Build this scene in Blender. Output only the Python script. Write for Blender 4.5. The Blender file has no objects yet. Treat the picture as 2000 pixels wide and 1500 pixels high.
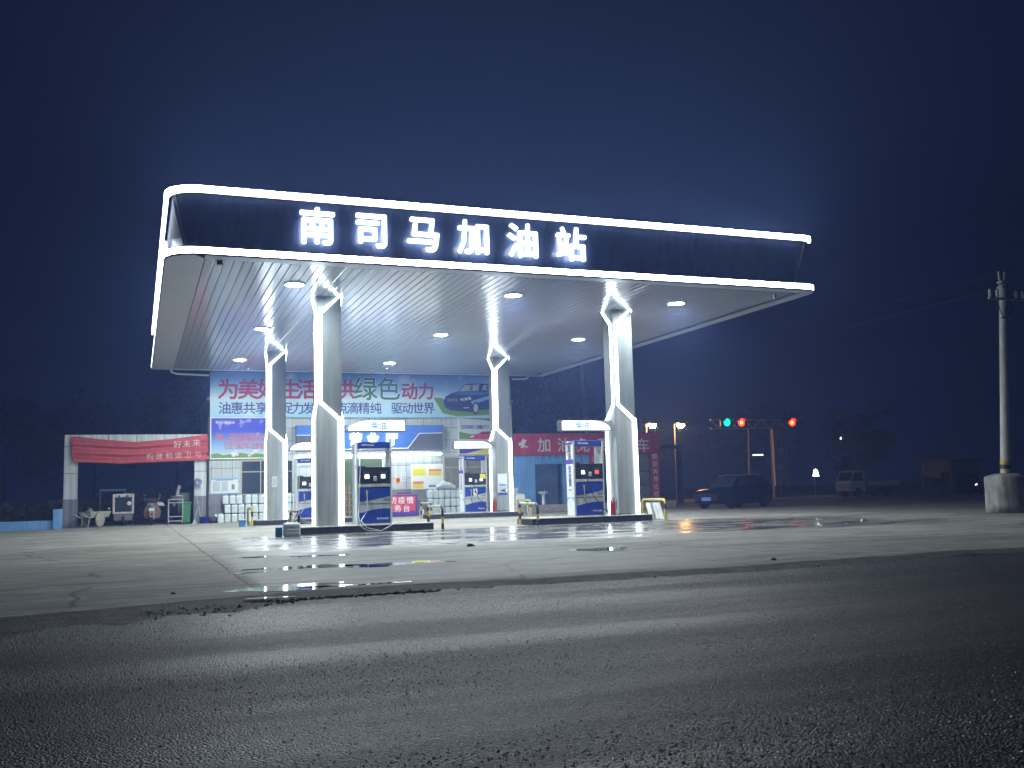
import bpy, bmesh, math, random
from mathutils import Vector, Matrix
random.seed(7)
SC = bpy.context.scene
COL = SC.collection
R = math.radians

# ------------------------------------------------------------------ camera
F_PX, YAW, PITCH, ROLL, CAM_H = 1904.5, .3688, .11, -.0275, 1.0
fw = Vector((math.sin(YAW)*math.cos(PITCH), math.cos(YAW)*math.cos(PITCH), math.sin(PITCH)))
_r0 = Vector((math.cos(YAW), -math.sin(YAW), 0)); _u0 = _r0.cross(fw)
rt = math.cos(ROLL)*_r0 + math.sin(ROLL)*_u0; up = rt.cross(fw)
cam = bpy.data.cameras.new('camera'); cam.sensor_width = 36; cam.lens = 36*F_PX/2000
cam.clip_start = .1; cam.clip_end = 2000
camo = bpy.data.objects.new('camera', cam); COL.objects.link(camo)
camo.matrix_world = Matrix(((rt.x, up.x, -fw.x, 0), (rt.y, up.y, -fw.y, 0), (rt.z, up.z, -fw.z, CAM_H), (0, 0, 0, 1)))
SC.camera = camo
def ray(px, py): return rt*((px-1000)/F_PX) - up*((py-750)/F_PX) + fw
def at(px, py, Y):                       # point of the photo on the vertical plane at depth Y
    d = ray(px, py); return Vector((0, 0, CAM_H)) + d*(Y/d.y)

# ------------------------------------------------------------------ night sky, exposure
W = bpy.data.worlds.new('World'); SC.world = W; W.use_nodes = True
bgn = W.node_tree.nodes['Background']
bgn.inputs[0].default_value = (.0011, .0021, .0072, 1); bgn.inputs[1].default_value = 1.0
SC.view_settings.view_transform = 'Standard'; SC.view_settings.look = 'None'
SC.view_settings.exposure = 1.3; SC.view_settings.gamma = 1
SC.cycles.use_denoising = True
SC.cycles.max_bounces = 6; SC.cycles.volume_bounces = 0
SC.cycles.sample_clamp_indirect = 4
SC.cycles.use_light_tree = True

# strengths of the lit things
L_STRIP, L_TOP, L_COL, L_DOWN, L_LET = 20, 165, 4.6, 520, 2.0
HAZE_D, HAZE_G = .0038, .35

# ------------------------------------------------------------------ materials
def nodes(m): return m.node_tree.nodes, m.node_tree.links
def mat(name, col, rough=.6, metal=0., spec=.5, var=0., vscale=6., bump=0., bscale=60., coat=0.):
    m = bpy.data.materials.new(name); m.use_nodes = True
    n, l = nodes(m); b = n['Principled BSDF']
    b.inputs['Base Color'].default_value = (*col, 1); b.inputs['Roughness'].default_value = rough
    b.inputs['Metallic'].default_value = metal; b.inputs['Specular IOR Level'].default_value = spec
    if coat: b.inputs['Coat Weight'].default_value = coat
    tc = n.new('ShaderNodeTexCoord')
    if var:
        t = n.new('ShaderNodeTexNoise'); t.inputs['Scale'].default_value = vscale; t.inputs['Detail'].default_value = 6
        l.new(tc.outputs['Object'], t.inputs['Vector'])
        r = n.new('ShaderNodeValToRGB'); l.new(t.outputs[0], r.inputs[0])
        r.color_ramp.elements[0].position = .3; r.color_ramp.elements[1].position = .7
        r.color_ramp.elements[0].color = (*[c*(1-var) for c in col], 1); r.color_ramp.elements[1].color = (*[min(1, c*(1+var*.6)) for c in col], 1)
        l.new(r.outputs[0], b.inputs['Base Color'])
    if bump:
        t = n.new('ShaderNodeTexNoise'); t.inputs['Scale'].default_value = bscale; t.inputs['Detail'].default_value = 4
        l.new(tc.outputs['Object'], t.inputs['Vector'])
        bp = n.new('ShaderNodeBump'); bp.inputs['Strength'].default_value = bump; bp.inputs['Distance'].default_value = .02
        l.new(t.outputs[0], bp.inputs['Height']); l.new(bp.outputs[0], b.inputs['Normal'])
    return m
def emis(name, col, s):
    m = bpy.data.materials.new(name); m.use_nodes = True
    n, l = nodes(m); b = n['Principled BSDF']; b.inputs['Base Color'].default_value = (*[min(.8, c) for c in col], 1)
    b.inputs['Emission Color'].default_value = (*col, 1); b.inputs['Emission Strength'].default_value = s
    b.inputs['Roughness'].default_value = .5
    return m
COOL = (.80, .91, 1.0)
M = dict(
  striptop=emis('canopy_led_up', COOL, L_TOP), stripsoft=emis('canopy_led_edge', COOL, 2.2), stripside=emis('canopy_led_side', COOL, 5),
  strip=emis('canopy_led', COOL, L_STRIP), colled=emis('column_led', COOL, L_COL), down=emis('downlight_glow', (.91, .98, .96), L_DOWN),
  letter=emis('lit_letter', COOL, L_LET), sign=emis('sign_face', (.92, .97, 1), .46), tube=emis('led_tube', (.85, .95, 1), 8),
  signtext=emis('sign_text', (.05, .25, .62), .20), screen=emis('screen_glow', (.9, 1, .95), 1.8), screenb=emis('screen_blue', (.6, .9, 1), 1.3),
  screenr=emis('screen_red', (1, .05, .04), 1.0), white=mat('white_paint', (.72, .74, .74), .4, var=.06, vscale=2),
  silver=mat('silver_panel', (.50, .53, .53), .38, .25, var=.08, vscale=3), colgrey=mat('column_grey', (.115, .135, .14), .42, .2, var=.10, vscale=1.5),
  colwhite=mat('column_white', (.30, .33, .325), .34, .05, var=.06, vscale=1.2), navy=mat('fascia_blue', (.055, .078, .17), .35, .0, var=.10, vscale=.7),
  dark=mat('dark_grey', (.035, .038, .045), .5, var=.2, vscale=4), black=mat('black_plastic', (.012, .013, .016), .35), rubber=mat('rubber', (.018, .018, .020), .6),
  blue=mat('dispenser_blue', (.010, .045, .33), .3, var=.06, vscale=3), blued=mat('header_blue', (.012, .035, .25), .35),
  red=mat('red_cloth', (.50, .085, .095), .8, var=.15, vscale=5), redp=mat('red_panel', (.62, .055, .105), .55, var=.12, vscale=2), redx=mat('red_enamel', (.33, .02, .025), .3),
  yellow=mat('yellow_paint', (.55, .42, .05), .5, var=.25, vscale=14), bandblk=mat('black_paint', (.03, .03, .03), .5, var=.3, vscale=14),
  conc=mat('kerb_concrete', (.36, .36, .33), .75, var=.25, vscale=5, bump=.3), kerb=mat('kerb_black', (.030, .033, .040), .55, var=.3, vscale=4),
  wallgrey=mat('plinth_grey', (.22, .235, .26), .7, var=.12, vscale=2), bluewall=mat('blue_wall', (.20, .44, .84), .75, var=.16, vscale=1.3, bump=.2),
  jug=mat('milky_plastic', (.58, .66, .66), .35, var=.08, vscale=4), jugcap=mat('cap_white', (.7, .72, .72), .4), galv=mat('galvanised', (.42, .44, .45), .45, .5, var=.2, vscale=6),
  pole=mat('pole_concrete', (.60, .60, .57), .8, var=.12, vscale=3, bump=.3), drum=mat('old_concrete', (.36, .355, .34), .9, var=.5, vscale=2.6, bump=.9, bscale=14),
  glass=mat('dark_glass', (.03, .045, .06), .12, spec=.7), glassg=mat('green_glass', (.075, .12, .05), .2, spec=.6), carblk=mat('black_car_paint', (.004, .0045, .006), .25, spec=.35),
  chrome=mat('chrome', (.62, .62, .64), .35, .3), tyre=mat('tyre', (.015, .015, .015), .85), wood=mat('wood', (.30, .19, .10), .75, var=.35, vscale=9),
  green=mat('green_bin', (.045, .20, .065), .5, var=.1, vscale=4), bark=mat('bark', (.07, .055, .045), .9, var=.4, vscale=8, bump=.6), stone=mat('rubble', (.11, .11, .115), .95, var=.5, vscale=3, bump=.9, bscale=12),
  rust=mat('rusty_metal', (.26, .16, .12), .7, var=.4, vscale=10), lightblue=mat('light_blue_metal', (.22, .42, .62), .5), cream=mat('cream_frame', (.62, .55, .52), .5, var=.1),
  tub=mat('blue_tub', (.02, .035, .36), .45), bucket=mat('blue_bucket', (.03, .20, .46), .45), frame=mat('window_frame', (.42, .42, .34), .45, .2),
  text_red=mat('red_print', (.42, .03, .07), .6), text_green=mat('green_print', (.02, .16, .07), .6), text_navy=mat('navy_print', (.03, .03, .26), .6), text_white=mat('white_print', (.78, .78, .78), .55),
  pinkw=mat('faded_white_print', (.72, .58, .58), .7), orange=mat('orange_print', (.75, .22, .03), .6), yprint=mat('yellow_print', (.68, .60, .03), .6), bprint=mat('blue_print', (.05, .16, .55), .6),
  purple=mat('purple_print', (.07, .04, .34), .6), paper=mat('paper', (.70, .73, .72), .6, var=.06, vscale=9), gprint=mat('green_meadow_print', (.14, .27, .04), .6), palegrey=mat('pale_grey_print', (.44, .52, .54), .6, var=.1),
  carb=mat('dark_blue_print', (.015, .02, .16), .5), carl=mat('light_blue_print', (.20, .45, .70), .5), soil=mat('soil', (.07, .065, .06), .95, var=.4, vscale=1.5, bump=.8, bscale=20),
  warm=emis('warm_lamp', (1, .52, .17), 130), flood=emis('flood_lamp', (.95, 1, .9), 22), tgreen=emis('green_signal', (.0, .85, .42), 1.6), tred=emis('red_signal', (1, .012, .006), 9), tcore=emis('signal_core', (1, .30, .01), 4),
  headl=emis('car_lamp_and_plate_glow', (.9, .95, 1), 1.2), greenled=emis('green_led', (.1, 1, .7), 2), reddoor=mat('dull_truck_white', (.72, .72, .72), .6, var=.2), plate=mat('plate_blue', (.12, .2, .62), .4), dim=mat('weathered_grey', (.20, .19, .19), .8, var=.3, vscale=1.5),
)
def tile_mat(name, col, mort, bw, rh, rough=.32):
    m = mat(name, col, rough); n, l = nodes(m); b = n['Principled BSDF']
    tc = n.new('ShaderNodeTexCoord'); s = n.new('ShaderNodeSeparateXYZ'); c = n.new('ShaderNodeCombineXYZ')
    l.new(tc.outputs['Object'], s.inputs[0]); l.new(s.outputs[0], c.inputs[0]); l.new(s.outputs[2], c.inputs[1])
    t = n.new('ShaderNodeTexBrick'); t.offset = 0; l.new(c.outputs[0], t.inputs['Vector'])
    t.inputs['Color1'].default_value = (*col, 1); t.inputs['Color2'].default_value = (*[x*.9 for x in col], 1); t.inputs['Mortar'].default_value = (*mort, 1)
    t.inputs['Scale'].default_value = 1; t.inputs['Mortar Size'].default_value = .011; t.inputs['Brick Width'].default_value = bw; t.inputs['Row Height'].default_value = rh
    l.new(t.outputs[0], b.inputs['Base Color']); return m
M['pier_tile'] = tile_mat('pier_tile', (.64, .68, .68), (.10, .11, .12), 1.18, 1.18)
M['oldwood'] = mat('grey_old_wood', (.40, .38, .31), .8, var=.35, vscale=7)
M['tile'] = tile_mat('wall_tile', (.50, .545, .54), (.10, .11, .12), .92, .62)
def ramp_mat(name, axis, stops, rough=.55, blobs=None, wave=0):           # a printed picture: colours run along one axis of the board
    m = mat(name, stops[0][1], rough); n, l = nodes(m); b = n['Principled BSDF']
    tc = n.new('ShaderNodeTexCoord'); s = n.new('ShaderNodeSeparateXYZ'); l.new(tc.outputs['Object'], s.inputs[0])
    r = n.new('ShaderNodeValToRGB'); cr = r.color_ramp
    lo, hi = stops[0][0], stops[-1][0]
    mr = n.new('ShaderNodeMapRange'); mr.inputs[1].default_value = lo; mr.inputs[2].default_value = hi
    src = s.outputs[axis]
    if wave:
        t = n.new('ShaderNodeTexNoise'); t.inputs['Scale'].default_value = .55; t.inputs['Detail'].default_value = 3; l.new(tc.outputs['Object'], t.inputs['Vector'])
        ma = n.new('ShaderNodeMath'); ma.operation = 'MULTIPLY_ADD'; ma.inputs[1].default_value = wave; l.new(t.outputs[0], ma.inputs[0]); l.new(src, ma.inputs[2])
        src = ma.outputs[0]
    l.new(src, mr.inputs[0]); l.new(mr.outputs[0], r.inputs[0])
    while len(cr.elements) < len(stops): cr.elements.new(.5)
    for e, (p, c) in zip(cr.elements, stops): e.position = (p-lo)/(hi-lo); e.color = (*c, 1)
    out = r.outputs[0]
    if blobs:
        t = n.new('ShaderNodeTexNoise'); t.inputs['Scale'].default_value = blobs[0]; t.inputs['Detail'].default_value = 5; l.new(tc.outputs['Object'], t.inputs['Vector'])
        r2 = n.new('ShaderNodeValToRGB'); r2.color_ramp.elements[0].position = blobs[1]; r2.color_ramp.elements[1].position = blobs[2]; l.new(t.outputs[0], r2.inputs[0])
        mx = n.new('ShaderNodeMix'); mx.data_type = 'RGBA'; l.new(r2.outputs[0], mx.inputs[0]); l.new(out, mx.inputs[6]); mx.inputs[7].default_value = (*blobs[3], 1); out = mx.outputs[2]
    l.new(out, b.inputs['Base Color']); return m

def streaks(m, lo=.72, sc=(5, 5, .28)):                  # rain and dust streaks that run down a panel
    n, l = nodes(m); b = n['Principled BSDF']; src = b.inputs['Base Color'].links[0].from_socket if b.inputs['Base Color'].links else None
    tc = n.new('ShaderNodeTexCoord'); mp = n.new('ShaderNodeMapping'); mp.inputs['Scale'].default_value = sc; l.new(tc.outputs['Object'], mp.inputs[0])
    t = n.new('ShaderNodeTexNoise'); t.inputs['Scale'].default_value = 1.6; t.inputs['Detail'].default_value = 7; l.new(mp.outputs[0], t.inputs['Vector'])
    r = n.new('ShaderNodeValToRGB'); r.color_ramp.elements[0].position = .35; r.color_ramp.elements[1].position = .62; r.color_ramp.elements[0].color = (lo, lo, lo*.98, 1); r.color_ramp.elements[1].color = (1.04, 1.04, 1.04, 1); l.new(t.outputs[0], r.inputs[0])
    q = n.new('ShaderNodeMix'); q.data_type = 'RGBA'; q.blend_type = 'MULTIPLY'; q.inputs[0].default_value = 1
    if src: l.new(src, q.inputs[6])
    else: q.inputs[6].default_value = b.inputs['Base Color'].default_value
    l.new(r.outputs[0], q.inputs[7]); l.new(q.outputs[2], b.inputs['Base Color'])
for k_, lo_ in (('colgrey', .75), ('colwhite', .78), ('navy', .70), ('tile', .80), ('pier_tile', .75), ('wallgrey', .65), ('bluewall', .84), ('silver', .80), ('blue', .72), ('redp', .78), ('drum', .55), ('pole', .75), ('kerb', .6)): streaks(M[k_], lo_)
# ------------------------------------------------------------------ mesh building
ORG = {}
_glyphs = {}
def glyph(ch, bold):
    k = (ch, bold)
    if k not in _glyphs:
        c = bpy.data.curves.new('t', 'FONT'); c.body = ch; c.offset = bold; c.resolution_u = 2
        o = bpy.data.objects.new('t', c); COL.objects.link(o)
        dg = bpy.context.evaluated_depsgraph_get(); me = bpy.data.meshes.new_from_object(o.evaluated_get(dg))
        _glyphs[k] = ([(v.co.x-.5, v.co.y-.38) for v in me.vertices], [tuple(p.vertices) for p in me.polygons])
        bpy.data.objects.remove(o); bpy.data.curves.remove(c); bpy.data.meshes.remove(me)
    return _glyphs[k]
class MB:
    def __init__(s): s.v = []; s.f = []; s.fm = []; s.mats = []; s.sm = []
    def mi(s, m):
        m = M[m] if isinstance(m, str) else m
        if m not in s.mats: s.mats.append(m)
        return s.mats.index(m)
    def add(s, vs, fs, m, smooth=False):
        b = len(s.v); s.v += [Vector(v) for v in vs]; k = s.mi(m)
        for f in fs: s.f.append(tuple(b+i for i in f)); s.fm.append(k); s.sm.append(smooth)
        return s
    def box(s, x0, y0, z0, x1, y1, z1, m):
        v = [(x, y, z) for z in (z0, z1) for y in (y0, y1) for x in (x0, x1)]
        return s.add(v, [(0, 2, 3, 1), (4, 5, 7, 6), (0, 1, 5, 4), (1, 3, 7, 5), (3, 2, 6, 7), (2, 0, 4, 6)], m)
    def loft(s, rings, m, caps=True, smooth=False):
        n = len(rings[0]); v = [p for r in rings for p in r]; f = []
        for i in range(len(rings)-1):
            for j in range(n): f.append((i*n+j, i*n+(j+1) % n, (i+1)*n+(j+1) % n, (i+1)*n+j))
        s.add(v, f, m, smooth)
        if caps: s.add(rings[0], [tuple(range(n))[::-1]], m); s.add(rings[-1], [tuple(range(n))], m)
        return s
    def xz(s, poly, y0, y1, m):                      # outline in x, z given thickness along y
        return s.loft([[(x, y1, z) for x, z in poly], [(x, y0, z) for x, z in poly]], m)
    def yz(s, poly, x0, x1, m): return s.loft([[(x0, y, z) for y, z in poly], [(x1, y, z) for y, z in poly]], m)
    def xy(s, poly, z0, z1, m): return s.loft([[(x, y, z0) for x, y in poly], [(x, y, z1) for x, y in poly]], m)
    def tube(s, pts, r, m, n=8, r2=None, mats=None, smooth=True):
        pts = [Vector(p) for p in pts]; rings = []
        for i, p in enumerate(pts):
            a = pts[max(i-1, 0)]; b = pts[min(i+1, len(pts)-1)]; d = (b-a).normalized()
            q = Vector((0, 0, 1)) if abs(d.z) < .9 else Vector((1, 0, 0))
            u = d.cross(q).normalized(); w = d.cross(u)
            rr = r if r2 is None else r+(r2-r)*i/(len(pts)-1)
            rings.append([p+(u*math.cos(t)+w*math.sin(t))*rr for t in [2*math.pi*k/n for k in range(n)]])
        if mats is None: s.loft(rings, m, True, smooth)
        else:
            for i in range(len(rings)-1): s.loft([rings[i], rings[i+1]], mats[i % len(mats)], i in (0, len(rings)-2), smooth)
        return s
    def lathe(s, prof, c, m, n=16, axis='z', smooth=True):
        rings = []
        for r, h in prof:
            ring = []
            for k in range(n):
                t = 2*math.pi*k/n; a, b = r*math.cos(t), r*math.sin(t)
                ring.append((c[0]+a, c[1]+b, c[2]+h) if axis == 'z' else ((c[0]+a, c[1]+h, c[2]-b) if axis == 'y' else (c[0]+h, c[1]+a, c[2]+b)))
            rings.append(ring)
        return s.loft(rings, m, True, smooth)
    def text(s, chars, m, y, size, bold=.012, depth=.006, face='-y', squash=1.):   # chars: (character, centre x, centre z); lettering on a wall plane
        B = bold if bold >= .010 else 0               # heavy lettering: the same stroke laid again a little to each side
        for ch, cx, cz in chars:
            vs, fs = glyph(ch, 0 if B else bold)
            for k, (ox, oz) in enumerate(((0, 0), (B, 0), (-B, 0), (0, B), (0, -B)) if B else ((0, 0),)):
                dd = depth+k*.0006
                if face == '-y':
                    fr = [(cx+(a+ox)*size*squash, y-dd, cz+(b+oz)*size) for a, b in vs]; bk = [(p[0], y, p[2]) for p in fr]
                else:                                 # '-x': cx runs along -y
                    fr = [(y-dd, cx-(a+ox)*size*squash, cz+(b+oz)*size) for a, b in vs]; bk = [(y, p[1], p[2]) for p in fr]
                s.add(fr, fs, m)
                if depth > .02:
                    ed = {}
                    for f in fs:
                        for i in range(len(f)): q = frozenset((f[i], f[(i+1) % len(f)])); ed[q] = ed.get(q, 0)+1
                    n = len(fr); side = []
                    for f in fs:
                        for i in range(len(f)):
                            a, b = f[i], f[(i+1) % len(f)]
                            if ed[frozenset((a, b))] == 1: side.append((a, a+n, b+n, b))
                    s.add(fr+bk, side, m)
        return s
    def build(s, name, parent=None, loc=None, bevel=0, **tags):
        o0 = ORG[parent.name] if parent else Vector(loc if loc is not None else (0, 0, 0))
        me = bpy.data.meshes.new(name); me.from_pydata([v-o0 for v in s.v], [], s.f)
        for m in s.mats: me.materials.append(m)
        me.polygons.foreach_set('material_index', s.fm); me.polygons.foreach_set('use_smooth', s.sm); me.update()
        o = bpy.data.objects.new(name, me); COL.objects.link(o)
        if parent: o.parent = parent
        else: o.location = o0
        ORG[o.name] = o0
        if bevel:
            b = o.modifiers.new('bevel', 'BEVEL'); b.width = bevel; b.segments = 2; b.limit_method = 'ANGLE'
        for k, v in tags.items(): o[k] = v
        return o
def tag(o, label, cat, group=None):
    o['label'] = label; o['category'] = cat
    if group: o['group'] = group
    return o
def thing(name, loc, label, cat, group=None):
    o = bpy.data.objects.new(name, None); COL.objects.link(o); o.location = loc; o.empty_display_size = .2
    ORG[o.name] = Vector(loc); return tag(o, label, cat, group)
def copy_tree(o, parent=None):
    c = o.copy(); COL.objects.link(c)
    if parent: c.parent = parent
    for ch in list(o.children): copy_tree(ch, c)
    return c
def dup(o, dx, dy, dz=0, label=None):
    c = copy_tree(o); c.location = o.location+Vector((dx, dy, dz)); ORG[c.name] = Vector(c.location)
    if label: c['label'] = label
    return c
def arc(cx, cy, r, a0, a1, n=8): return [(cx+r*math.cos(R(a0+(a1-a0)*i/n)), cy+r*math.sin(R(a0+(a1-a0)*i/n))) for i in range(n+1)]
def bez(a, b, c, d, n=12):
    a, b, c, d = map(Vector, (a, b, c, d)); return [a*(1-t)**3+b*3*t*(1-t)**2+c*3*t*t*(1-t)+d*t**3 for t in [i/n for i in range(n+1)]]
G = -.04                                              # level of the forecourt

# ================================================================== SETTING
def ground_mats():
    # concrete forecourt: slabs, cracks, stains, wet patches in front of the islands
    m = mat('forecourt_concrete', (.3, .3, .27), .8); n, l = nodes(m); b = n['Principled BSDF']
    tc = n.new('ShaderNodeTexCoord'); ge = tc.outputs['Object']; sp = n.new('ShaderNodeSeparateXYZ'); l.new(ge, sp.inputs[0])
    def noise(sc, det=6, vec=ge, rough=.55, dist=0):
        t = n.new('ShaderNodeTexNoise'); t.inputs['Scale'].default_value = sc; t.inputs['Detail'].default_value = det; t.inputs['Roughness'].default_value = rough; t.inputs['Distortion'].default_value = dist
        l.new(vec, t.inputs['Vector']); return t.outputs[0]
    def ramp(src, a, c, lo=(0, 0, 0), hi=(1, 1, 1)):
        r = n.new('ShaderNodeValToRGB'); r.color_ramp.elements[0].position = a; r.color_ramp.elements[1].position = c
        r.color_ramp.elements[0].color = (*lo, 1); r.color_ramp.elements[1].color = (*hi, 1); l.new(src, r.inputs[0]); return r.outputs[0]
    def math_(op, a, c=None):
        q = n.new('ShaderNodeMath'); q.operation = op
        for i, x in enumerate((a, c)):
            if x is None: continue
            if isinstance(x, (int, float)): q.inputs[i].default_value = x
            else: l.new(x, q.inputs[i])
        return q.outputs[0]
    def rng(src, a, c, d=0, e=1):
        q = n.new('ShaderNodeMapRange'); q.interpolation_type = 'SMOOTHSTEP'; l.new(src, q.inputs[0])
        for i, x in enumerate((a, c, d, e)): q.inputs[i+1].default_value = x
        return q.outputs[0]
    def mix(f, a, c, mode='MIX'):
        q = n.new('ShaderNodeMix'); q.data_type = 'RGBA'; q.blend_type = mode
        if isinstance(f, (int, float)): q.inputs[0].default_value = f
        else: l.new(f, q.inputs[0])
        for i, x in ((6, a), (7, c)):
            if isinstance(x, tuple): q.inputs[i].default_value = (*x, 1)
            else: l.new(x, q.inputs[i])
        return q.outputs[2]
    base = ramp(noise(.35, 9, rough=.62), .30, .72, (.23, .226, .195), (.43, .425, .365))
    base = mix(.75, base, ramp(noise(2.2, 8, rough=.65, dist=.6), .3, .7, (.48, .48, .47), (1.1, 1.1, 1.08)), 'MULTIPLY')
    base = mix(.5, base, ramp(noise(30, 3), .3, .7, (.8, .8, .8), (1.1, 1.1, 1.1)), 'MULTIPLY')
    # tyre and oil streaks that run along the drive
    mp = n.new('ShaderNodeMapping'); mp.inputs['Scale'].default_value = (.12, 1.1, 1); mp.inputs['Rotation'].default_value = (0, 0, .12); l.new(ge, mp.inputs[0])
    base = mix(ramp(noise(1.0, 6, mp.outputs[0], .6, .4), .56, .74), base, (.065, .065, .063))
    mp2 = n.new('ShaderNodeMapping'); mp2.inputs['Scale'].default_value = (.22, 1.9, 1); mp2.inputs['Rotation'].default_value = (0, 0, -.07); l.new(ge, mp2.inputs[0])
    base = mix(math_('MULTIPLY', ramp(noise(1.3, 8, mp2.outputs[0], .66, .8), .53, .66), .55), base, (.06, .06, .058))
    base = mix(math_('MULTIPLY', ramp(noise(.9, 8, mp2.outputs[0], .6, .5), .56, .72), .35), base, (.40, .40, .37))
    # joints and cracks
    vo = n.new('ShaderNodeTexVoronoi'); vo.feature = 'DISTANCE_TO_EDGE'; vo.inputs['Scale'].default_value = .17
    dv = n.new('ShaderNodeVectorMath'); dv.operation = 'MULTIPLY_ADD'; dv.inputs[1].default_value = (.5, .5, 0)
    nn = n.new('ShaderNodeTexNoise'); nn.inputs['Scale'].default_value = 1.3; nn.inputs['Detail'].default_value = 6; l.new(ge, nn.inputs['Vector'])
    l.new(nn.outputs['Color'], dv.inputs[0]); l.new(ge, dv.inputs[2]); l.new(dv.outputs[0], vo.inputs['Vector'])
    crack = math_('MULTIPLY', rng(vo.outputs['Distance'], .0, .010, 1, 0), ramp(noise(.3, 2), .42, .55))
    br = n.new('ShaderNodeTexBrick'); br.offset = 0; br.inputs['Scale'].default_value = 1; br.inputs['Brick Width'].default_value = 6.3; br.inputs['Row Height'].default_value = 4.9; br.inputs['Mortar Size'].default_value = .022
    br.inputs['Color1'].default_value = (0, 0, 0, 1); br.inputs['Color2'].default_value = (0, 0, 0, 1); br.inputs['Mortar'].default_value = (1, 1, 1, 1)
    dv2 = n.new('ShaderNodeVectorMath'); dv2.operation = 'MULTIPLY_ADD'; dv2.inputs[1].default_value = (.12, .12, 0); l.new(nn.outputs['Color'], dv2.inputs[0]); l.new(ge, dv2.inputs[2])
    off = n.new('ShaderNodeMapping'); off.inputs['Location'].default_value = (4.95, 1.6, 0); l.new(dv2.outputs[0], off.inputs[0]); l.new(off.outputs[0], br.inputs['Vector'])
    lines = math_('MAXIMUM', crack, br.outputs[0])
    base = mix(math_('MULTIPLY', lines, .75), base, (.045, .045, .045))
    # wet ground
    x, y = sp.outputs[0], sp.outputs[1]
    band = math_('MULTIPLY', rng(y, 17.3, 20.5), rng(y, 26.6, 29.5, 1, 0))
    band = math_('MULTIPLY', band, math_('MULTIPLY', rng(x, 1.2, 3.0), rng(x, 16.0, 24.0, 1, 0)))
    damp = math_('MULTIPLY', math_('MULTIPLY', rng(y, 11.2, 11.8), rng(y, 19, 22, 1, 0)), math_('MULTIPLY', rng(x, 1.35, 1.5), rng(x, 6, 10.0, 1, 0)))
    mw = n.new('ShaderNodeMapping'); mw.inputs['Scale'].default_value = (.75, 1.5, 1); mw.inputs['Rotation'].default_value = (0, 0, .2); l.new(ge, mw.inputs[0])
    wn = noise(.55, 9, mw.outputs[0], rough=.62, dist=.8)
    wet = rng(math_('ADD', math_('MULTIPLY', band, .30), wn), .66, .86)
    moist = math_('MINIMUM', math_('ADD', rng(math_('ADD', math_('MULTIPLY', band, .5), wn), .62, .85), math_('MULTIPLY', damp, .62)), 1)
    base = mix(moist, base, mix(1., base, (.50, .51, .56), 'MULTIPLY'))
    l.new(base, b.inputs['Base Color'])
    rough = math_('SUBTRACT', .78, math_('MULTIPLY', moist, .22))
    ro = n.new('ShaderNodeMix'); l.new(wet, ro.inputs[0]); l.new(rough, ro.inputs[2]); ro.inputs[3].default_value = .13; l.new(ro.outputs[0], b.inputs['Roughness'])
    bp = n.new('ShaderNodeBump'); bp.inputs['Distance'].default_value = .012
    hgt = math_('SUBTRACT', math_('ADD', noise(9, 6), math_('MULTIPLY', noise(70, 2), .35)), math_('MULTIPLY', lines, 1.2))
    l.new(hgt, bp.inputs['Height']); l.new(rng(wet, 0, 1, .55, .06), bp.inputs['Strength']); l.new(bp.outputs[0], b.inputs['Normal'])
    M['forecourt'] = m
    # coarse worn asphalt: light and dark lanes, exposed stones with glints painted as pale cells
    m = mat('road_asphalt', (.06, .06, .065), .6); n, l = nodes(m); b = n['Principled BSDF']
    tc = n.new('ShaderNodeTexCoord'); ge = tc.outputs['Object']; sp = n.new('ShaderNodeSeparateXYZ'); l.new(ge, sp.inputs[0])
    mp = n.new('ShaderNodeMapping'); mp.inputs['Scale'].default_value = (.035, .62, 1); mp.inputs['Rotation'].default_value = (0, 0, -.03); l.new(ge, mp.inputs[0])
    lane = noise(1.0, 5, mp.outputs[0], .6)
    lanes = ramp(lane, .36, .66, (.013, .0122, .0172), (.036, .0342, .0455))
    edge = rng(sp.outputs[1], 8.6, 10.2)
    base = mix(math_('MULTIPLY', edge, .5), lanes, (.060, .0595, .063))
    base = mix(.8, base, ramp(noise(1.4, 8, rough=.65), .3, .7, (.62, .62, .62), (1.2, 1.2, 1.2)), 'MULTIPLY')
    mp3 = n.new('ShaderNodeMapping'); mp3.inputs['Scale'].default_value = (.03, 3.4, 1); mp3.inputs['Rotation'].default_value = (0, 0, -.03); l.new(ge, mp3.inputs[0])
    base = mix(.55, base, ramp(noise(1.0, 7, mp3.outputs[0], .7), .35, .65, (.6, .6, .6), (1.45, 1.45, 1.45)), 'MULTIPLY')
    base = mix(math_('MULTIPLY', ramp(noise(.5, 8, rough=.7, dist=1.2), .56, .60), .45), base, mix(1., base, (.55, .55, .57), 'MULTIPLY'))
    vc = n.new('ShaderNodeTexVoronoi'); vc.feature = 'DISTANCE_TO_EDGE'; vc.inputs['Scale'].default_value = .33
    nc = n.new('ShaderNodeTexNoise'); nc.inputs['Scale'].default_value = 1.7; nc.inputs['Detail'].default_value = 7; l.new(ge, nc.inputs['Vector'])
    wv = n.new('ShaderNodeVectorMath'); wv.operation = 'MULTIPLY_ADD'; wv.inputs[1].default_value = (.7, .7, 0); l.new(nc.outputs['Color'], wv.inputs[0]); l.new(ge, wv.inputs[2]); l.new(wv.outputs[0], vc.inputs['Vector'])
    base = mix(math_('MULTIPLY', math_('MULTIPLY', rng(vc.outputs['Distance'], 0, .007, 1, 0), ramp(noise(.35, 2), .47, .56)), .8), base, (.008, .008, .008))
    v = n.new('ShaderNodeTexVoronoi'); v.inputs['Scale'].default_value = 75; l.new(ge, v.inputs['Vector'])
    stone = ramp(v.outputs['Color'], .70, .98, (.50, .50, .51), (9.5, 9.5, 9.7))  # stone glints put into the base colour, cell by cell
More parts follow.
